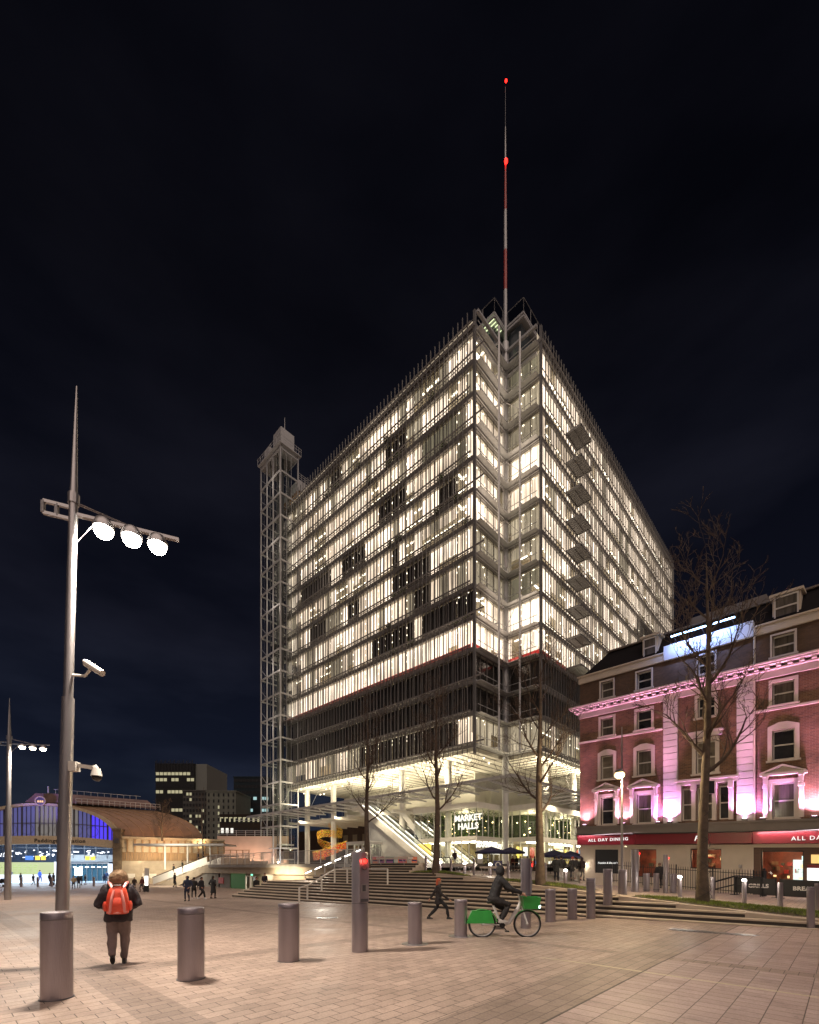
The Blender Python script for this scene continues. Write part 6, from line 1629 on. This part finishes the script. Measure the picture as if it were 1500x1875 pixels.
    if hat:
        loft(c, [(hd.x, hd.y+.01, hd.z+z, r_, r_*1.05) for z, r_ in ((-.03, .10), (.02, .112), (.07, .108), (.12, .08), (.145, .03))]); o = c; nm = 'hat'; cc = hat
    elif not hood or near is None:
        loft(c, [(hd.x, hd.y+y, hd.z+z, r_, r_*1.12) for z, r_, y in ((-.05, .06, .05), (0, .084, .022), (.05, .089, .008), (.10, .072, .005), (.132, .03, .005))]); nm = 'hair'; cc = hair
        if longhair: loft(c, [(hd.x, hd.y+.06, hd.z+z, r_, r_*.6) for z, r_ in ((-.26, .05), (-.18, .085), (-.05, .085), (.03, .07))])
    if c.v:
        c.v = [tuple(Vector(q)*k) for q in c.v]; c.build(nm, cloth(cc, .9), t, smooth=True)
    if scarf: c = MB(); c.tube([V(.075*math.cos(a*.785), ly+.075*math.sin(a*.785), 1.50+cz)*k for a in range(9)], .035*k, 6); c.build('scarf', cloth(scarf, .9), t, smooth=True)
    return t, k, A, L, hd
def pers(px, pyf, pyh, rot, label, d=None, **kw):
    p = hit(px, pyf) if d is None else V((px-750)/F*d, d, G((px-750)/F*d, d))
    H = zat(pyh, p.y)-p.z
    if kw.get('sit'): H = H/ .76
    return person(p, clamp(H, 1.35, 1.95), rot, label, **kw)
# ---- person with the backpack, walking away
hp = hit(217, 1767); HH = zat(1590, hp.y)-hp.z
res = person(hp, HH, 210, 'person in beige fluffy hood and black jacket wearing a coral backpack, walking away', jacket=(.022, .015, .02), trousers=(.17, .125, .12), hat=None, hood=False,
             stride=.30, arms='front', near=True, bulk=1.58, lift=.10, coat=.02)
ht, k, A, L, hd = res; ht.scale = (.86, .9, 1)
c = MB(); loft(c, [(hd.x, hd.y+.02, hd.z+z, r_, r_*1.06) for z, r_ in ((-.17, .09), (-.13, .14), (-.06, .165), (.01, .168), (.07, .15), (.11, .11), (.135, .04))], 20); c.v = [tuple(Vector(q)*k) for q in c.v]
FUR = mat('beige_fleece', (.46, .32, .20), .95, 0, .3, 14, 1.0, 90); ho = c.build('hood', FUR, ht, smooth=True); remesh(ho, .014, 2)
c = MB()
for _ in range(2600):
    n_ = V(rnd.gauss(0, 1), rnd.gauss(0, 1), rnd.gauss(0, 1)).normalized(); q = V(n_.x*.163, .02+n_.y*.172, hd.z-.01+n_.z*.142)*k; d_ = (n_+V(rnd.uniform(-.7, .7), rnd.uniform(-.7, .7), rnd.uniform(-.9, .3))).normalized()*.026; s_ = n_.cross(d_).normalized()*.005
    c.add([q-s_, q+s_, q+d_], [(0, 1, 2)])
c.build('fleece_pile', FUR, ht)
for i in (-1, 1): c = MB(); c.tube([V(.155*math.cos(a*.52), .02+.16*math.sin(a*.52), hd.z-.12+i*.001)*k for a in range(13)], .018*k, 6, cap=False)
c.build('hood_band', mat('brown_band', (.16, .09, .055), .9), ht, smooth=True)
bp_ = thing('backpack', 'glossy coral backpack with paler stripes worn by the hooded person', 'backpack', tuple(hp), R(210))
bp_.scale = (1.06, 1.0, 1.0); bp_.location.z += .0
CO = mat('coral_nylon', (.80, .09, .045), .34, 0, .12, 5, .3, 18, coat=.3); CP = mat('pale_coral_webbing', (.80, .30, .27), .3)
c = MB(); loft(c, [(0, .275, z, rx, ry) for z, rx, ry in ((.94, .12, .05), (.96, .158, .085), (1.05, .17, .10), (1.18, .165, .10), (1.30, .145, .088), (1.39, .12, .065), (1.42, .07, .04))], 18)
c.v = [tuple(Vector(q)*k) for q in c.v]; o = c.build('main_bag', CO, bp_, smooth=True)
c = MB(); loft(c, [(0, .355, z, rx, ry) for z, rx, ry in ((.96, .09, .02), (.98, .125, .04), (1.10, .13, .05), (1.20, .10, .035), (1.24, .05, .015))], 14); c.v = [tuple(Vector(q)*k) for q in c.v]; c.build('front_pocket', CO, bp_, smooth=True)
for sg in (-1, 1):
    c = MB(); c.tube([V(sg*.05, .33, 1.37)*k, V(sg*.075, .378, 1.25)*k, V(sg*.092, .395, 1.12)*k, V(sg*.10, .375, .98)*k], [.016*k, .021*k, .023*k, .02*k], 8); c.build('stripe', CP, bp_, smooth=True)
    c = MB(); c.tube([V(sg*.07, .22, 1.38)*k, V(sg*.115, .15, 1.475)*k, V(sg*.135, .05, 1.505)*k, V(sg*.14, -.08, 1.46)*k, V(sg*.14, -.16, 1.32)*k], [.026*k]*5, 8); c.build('shoulder_strap', CP, bp_, smooth=True)
    c = MB(); loft(c, [(sg*.175, .27, z, rx, ry) for z, rx, ry in ((1.0, .015, .03), (1.03, .032, .055), (1.12, .036, .06), (1.17, .02, .04))], 10); c.v = [tuple(Vector(q)*k) for q in c.v]; c.build('side_pocket', CO, bp_, smooth=True)
c = MB(); c.tube([V(-.07, .30, 1.41)*k, V(-.05, .32, 1.45)*k, V(.05, .32, 1.45)*k, V(.07, .30, 1.41)*k], .012*k, 6); c.build('grab_handle', M['black'], bp_)
c = MB(); c.tube([V(-.13, .335, .985)*k, V(0, .385, .975)*k, V(.13, .335, .985)*k], .02*k, 8); c.build('base_trim', CP, bp_, smooth=True)
# ---- others on the plaza
g4 = 'group of four walking left of the steps'
pers(343, 1650, 1603, 0, 'person in a hooded navy coat with hands in pockets, facing the camera', jacket=(.025, .035, .075), trousers=(.02, .025, .05), hood=True, coat=.12, stride=.12, arms='pocket', group=g4)
pers(355, 1646, 1605, 200, 'person in a dark top with a pale print seen beside the navy coat', jacket=(.03, .03, .03), trousers=(.02, .02, .02), shoes=(.6, .6, .6), stride=.5, group=g4)
pers(369, 1646, 1604, 80, 'person in a black puffer stepping out in white shoes, third of the group', jacket=(.02, .02, .025), trousers=(.015, .015, .015), shoes=(.6, .6, .6), stride=.7, bulk=1.2, coat=.1, arms='pocket', group=g4)
pers(390, 1645, 1603, 160, 'person in a long black coat at the right end of the group', jacket=(.018, .018, .02), trousers=(.012, .012, .012), coat=.42, stride=.2, arms='pocket', longhair=True, group=g4)
pers(246, 1630, 1606, 20, 'person partly behind the backpack wearer, arm around a friend', jacket=(.05, .03, .02), hair=(.04, .02, .01), longhair=True, stride=.3)
pers(260, 1633, 1605, -15, 'person in a dark red jacket walking beside the small suitcase', jacket=(.10, .02, .02), hood=False, stride=.3)
pers(803, 1683, 1604, 95, 'red haired person in black coat and heels striding left past the steps', jacket=(.02, .015, .015), trousers=(.012, .012, .014), hair=(.42, .09, .04), longhair=True, coat=.16, stride=.78, arms='side', near=True)
pers(1208, 1628, 1579, 170, 'man in a black jacket standing between the two tall thin terminals', d=25, jacket=(.012, .012, .014), trousers=(.015, .015, .02), hair=(.2, .12, .08), arms='pocket', stride=.1, bulk=1.1)
gh = 'people standing by the food hall corner'
for px, yf, yh, rot, lab, kw in ((1019, 1617, 1567, 150, 'person in a black coat bending at the left of the standing group', dict(coat=.2, bulk=1.2)),
    (1028, 1617, 1566, 190, 'person in a black puffer and pale jeans seen from behind', dict(trousers=(.5, .5, .5), shoes=(.6, .6, .6), bulk=1.25)),
    (1049, 1617, 1568, 170, 'person in black with a reddish cap in the standing group', dict(hat=(.35, .06, .04), coat=.1)),
    (1055, 1617, 1568, 200, 'person in a black jacket and cream trousers beside the hooded figure', dict(trousers=(.42, .38, .34), shoes=(.5, .5, .5))),
    (1066, 1620, 1569, 120, 'hooded person in dark brown jacket and grey trousers, rightmost of the standing group', dict(hood=True, jacket=(.035, .02, .02), trousers=(.10, .09, .09)))):
    kw = dict(dict(jacket=(.02, .02, .02), stride=.08, arms='pocket'), **kw); pers(px, yf, yh, rot, lab, d=28, group=gh, **kw)
pers(833, 1592, 1566, 160, 'person in dark clothes with a patterned bag near the slim white column', d=44, jacket=(.04, .02, .02), trousers=(.03, .03, .08), stride=.15)
for i, px in enumerate((939, 946, 953, 966, 972, 979)):
    pers(px, 1590, 1568, (20, 200, 90, 170, 60, 250)[i], ('person in dark red seated among tables by the food hall door', 'person in black standing by the food hall door', 'person in grey at the cafe tables beneath the lit letters', 'person in brown near the third tree trunk', 'person in deep red behind the third tree trunk', 'person in dark blue just right of the third tree trunk')[i],
         d=40.5+.5*(i % 3), jacket=((.12, .02, .02), (.02, .02, .02), (.1, .1, .1), (.10, .06, .03), (.16, .02, .02), (.02, .03, .08))[i], stride=.1, group='people at the food hall tables')
ge = 'people riding the lower escalator'
for px, py_f, py_h, d, lab, cc in ((318, 1606, 1585, 59.2, 'person lowest on the escalator leading up to the deck', (.02, .02, .02)), (334, 1597, 1578, 58.4, 'person halfway up the lower escalator in dark olive', (.03, .035, .02)), (363, 1580, 1563, 57.4, 'person in black near the top of the lower escalator', (.02, .02, .03)), (372, 1576, 1559, 57, 'topmost person on the lower escalator', (.06, .05, .05))):
    p = at(px, d, zat(py_f, d)); person(p, clamp((py_f-py_h)*d/F*1.15, 1.4, 1.75), 110, lab, jacket=cc, stride=.1, group=ge)
pers(320, 1622, 1597, 90, 'person in a long black coat walking at the foot of the escalator wall', jacket=(.012, .012, .012), coat=.4, stride=.4, d=54)
gs = 'seated figures at the left end of the steps'
pers(470, 1618, 1602, 60, 'figure in black sitting low beside the glass doors', sit=True, jacket=(.02, .02, .02), d=36, group=gs)
pers(485, 1612, 1599, 30, 'figure sitting on the end of the steps in front of a pink poster', sit=True, jacket=(.02, .015, .02), hair=(.05, .02, .02), d=34, longhair=True, group=gs)
gt = 'people crossing in front of the station'
for px, yf, yh, rot, lab, kw in ((22, 1607, 1590, 180, 'person in blue standing at the left end of the yellow hoarding', dict(jacket=(.02, .04, .12))), (38, 1620, 1598, 90, 'person in a navy coat striding before the yellow hoarding', dict(jacket=(.02, .03, .07), coat=.15, stride=.5)),
    (61, 1620, 1600, 80, 'person in black taking a very long stride before the yellow hoarding', dict(stride=.85, coat=.15)), (73, 1605, 1590, 160, 'person in bright blue standing at the right end of the yellow hoarding', dict(jacket=(.03, .08, .4), trousers=(.02, .04, .2))),
    (91, 1622, 1598, 90, 'person in black just left of the leaning mast', dict()), (98, 1621, 1598, 100, 'bulky person in black half hidden by the leaning mast', dict(bulk=1.2)),
    (135, 1628, 1603, 20, 'person in a cream jacket and dark trousers right of the leaning mast', dict(jacket=(.5, .4, .25))), (144, 1626, 1602, 200, 'person in black beside the cream jacket', dict()),
    (156, 1620, 1601, 90, 'person in black walking right toward the white shopfront', dict(stride=.4)), (149, 1621, 1602, 90, 'person in dark grey between the black figures', dict(jacket=(.05, .05, .05))),
    (191, 1617, 1600, 180, 'person in navy in front of the white shopfront', dict(jacket=(.02, .03, .08))), (195, 1611, 1595, 20, 'person in blue furthest back by the white shopfront', dict(jacket=(.02, .04, .1)))):
    kw = dict(dict(jacket=(.02, .02, .025), stride=.25), **kw); p = hit(px, yf, 30); pers(px, yf, yh, rot, lab, d=min(p.y, 74), group=gt, **kw)
# ---- cyclist on a green hire bicycle, riding right
cb = hit(925, 1716); bk = thing('hire_bicycle', 'green and white electric hire bicycle ridden to the right across the plaza', 'bicycle', tuple(cb), 0)
GR = mat('green_plastic', (.03, .28, .05), .35, 0, .15, 4); WH = mat('white_frame_paint', (.62, .60, .58), .4); RUB = mat('tyre_rubber', (.02, .02, .02), .7)
RW, FW, wr_ = V(-.58, 0, .33), V(.56, 0, .33), .33
for nm, o in (('rear_wheel', RW), ('front_wheel', FW)):
    c = MB(); ring = [o+V(wr_*math.cos(a*.1963), 0, wr_*math.sin(a*.1963)) for a in range(33)]
    for i in range(18): a = i*math.pi/9; c.beam(o, o+V((wr_-.03)*math.cos(a), 0, (wr_-.03)*math.sin(a)), .005)
    c.tube([o-V(0, .05, 0), o+V(0, .05, 0)], .035, 10); wh = c.build('wheel', M['steel'], bk)
    c = MB(); c.tube(ring, .024, 8, cap=False); c.build('tyre', RUB, wh, smooth=True)
    c = MB(); c.tube([o+(q-o)*.92 for q in ring], .012, 6, cap=False); c.build('rim', M['steel'], wh)
c = MB(); BB = V(-.08, 0, .30); ST_, HD_ = V(-.30, 0, .80), V(.38, 0, .88)
c.tube([BB, V(.10, 0, .36), V(.34, 0, .74), HD_], [.05, .055, .05, .035], 8); c.tube([BB, ST_], .03, 8); c.tube([HD_+V(.03, 0, -.1), V(.47, 0, .62), FW+V(0, .06, 0)], .02, 6); c.tube([V(.47, -.0, .62), FW-V(0, .06, 0)], .02, 6)
for y in (-.06, .06): c.tube([BB, RW+V(0, y, 0)], .018, 6); c.tube([ST_+V(.05, 0, -.15), RW+V(0, y, 0)], .014, 6)
c.tube([HD_, HD_+V(-.05, 0, .22)], .02, 6); c.build('frame', WH, bk, smooth=True)
c = MB(); pts = [RW+V(.37*math.cos(a), 0, .37*math.sin(a)) for a in [.15+i*.22 for i in range(13)]]
for p, q in zip(pts, pts[1:]): c.beam(p, q, .11, .02, up=(0, 1, 0)) if False else c.beam(p, q, .12, .02)
c.add([tuple(RW+V(-.40, -.07, .02)), tuple(RW+V(.30, -.07, .02)), tuple(RW+V(.22, -.07, .34)), tuple(RW+V(-.26, -.07, .34)), tuple(RW+V(-.40, .07, .02)), tuple(RW+V(.30, .07, .02)), tuple(RW+V(.22, .07, .34)), tuple(RW+V(-.26, .07, .34))], [(0, 1, 2, 3), (7, 6, 5, 4), (3, 2, 6, 7), (0, 3, 7, 4), (1, 5, 6, 2)])
c.build('rear_mudguard', GR, bk)
c = MB(); pts = [FW+V(.36*math.cos(a), 0, .36*math.sin(a)) for a in [.4+i*.25 for i in range(10)]]
for p, q in zip(pts, pts[1:]): c.beam(p, q, .07, .015)
c.build('front_mudguard', GR, bk)
c = MB(); bx_, bz = .50, .72
c.add([(bx_-.05, -.17, bz), (bx_+.30, -.17, bz), (bx_+.36, -.21, bz+.30), (bx_-.10, -.21, bz+.30), (bx_-.05, .17, bz), (bx_+.30, .17, bz), (bx_+.36, .21, bz+.30), (bx_-.10, .21, bz+.30)],
      [(0, 1, 2, 3), (7, 6, 5, 4), (0, 4, 5, 1), (1, 5, 6, 2), (0, 3, 7, 4)]); c.build('basket', GR, bk)
c = MB(); hb_ = HD_+V(-.05, 0, .22); c.tube([hb_+V(-.22, -.30, .02), hb_+V(-.06, -.24, .06), hb_+V(0, 0, .02), hb_+V(-.06, .24, .06), hb_+V(-.22, .30, .02)], .016, 8); c.build('handlebar', M['black'], bk)
c = MB(); loft(c, [(-.34, 0, .84, .10, .03), (-.34, 0, .88, .14, .075), (-.34, 0, .91, .13, .07)], 12); c.tube([ST_, V(-.33, 0, .86)], .016, 6); c.build('saddle', M['black'], bk)
c = MB(); c.ball((bx_+.36, 0, bz+.05), .04, 8); c.build('headlight', glow('cyan_headlight', (.6, 1, .95), 18), bk)
c = MB(); c.tube([BB-V(0, .07, 0), BB+V(0, .07, 0)], .07, 12); c.beam(BB+V(0, -.08, 0), BB+V(.10, -.08, -.13), .02); c.beam(BB+V(0, .08, 0), BB+V(-.10, .08, .13), .02); c.box(BB.x+.05, -.18, BB.z-.15, BB.x+.15, -.09, BB.z-.12); c.box(BB.x-.15, .09, BB.z+.12, BB.x-.05, .18, BB.z+.15); c.build('pedals', M['black'], bk)
rp = cb+V(-.34, 0, .90-.80*.985)
person(V(cb.x-.32, cb.y, cb.z+.045), 1.74, 90, 'cyclist in black clothes riding the green hire bicycle', jacket=(.018, .018, .02), trousers=(.02, .018, .018), hair=(.02, .015, .01), hood=True, arms='bars', ride=True, lean=.36, near=True, bulk=1.1, shoes=(.4, .38, .36))
# bake garments (voxel remesh) so each is one continuous surface
tmp = bpy.data.scenes.new('tmp_bake')
for o in REM: tmp.collection.objects.link(o)
vl = tmp.view_layers[0]; vl.update(); dg = vl.depsgraph
for o in REM:
    me = bpy.data.meshes.new_from_object(o.evaluated_get(dg)); me.name = o.name
    o.modifiers.clear(); o.data = me
    me.polygons.foreach_set('use_smooth', [True]*len(me.polygons))
# lettering to real meshes
fo = [o for o in COL.objects if o.type == 'FONT']
for o in fo: tmp.collection.objects.link(o)
vl.update(); dg = vl.depsgraph
for o in fo:
    me = bpy.data.meshes.new_from_object(o.evaluated_get(dg)); n_ = o.name; mw = (o.location.copy(), o.rotation_euler.copy(), o.parent)
    m2 = bpy.data.objects.new('tmp_letter', me); COL.objects.link(m2); m2.location, m2.rotation_euler, m2.parent = mw
    bpy.data.objects.remove(o); m2.name = n_
bpy.data.scenes.remove(tmp)
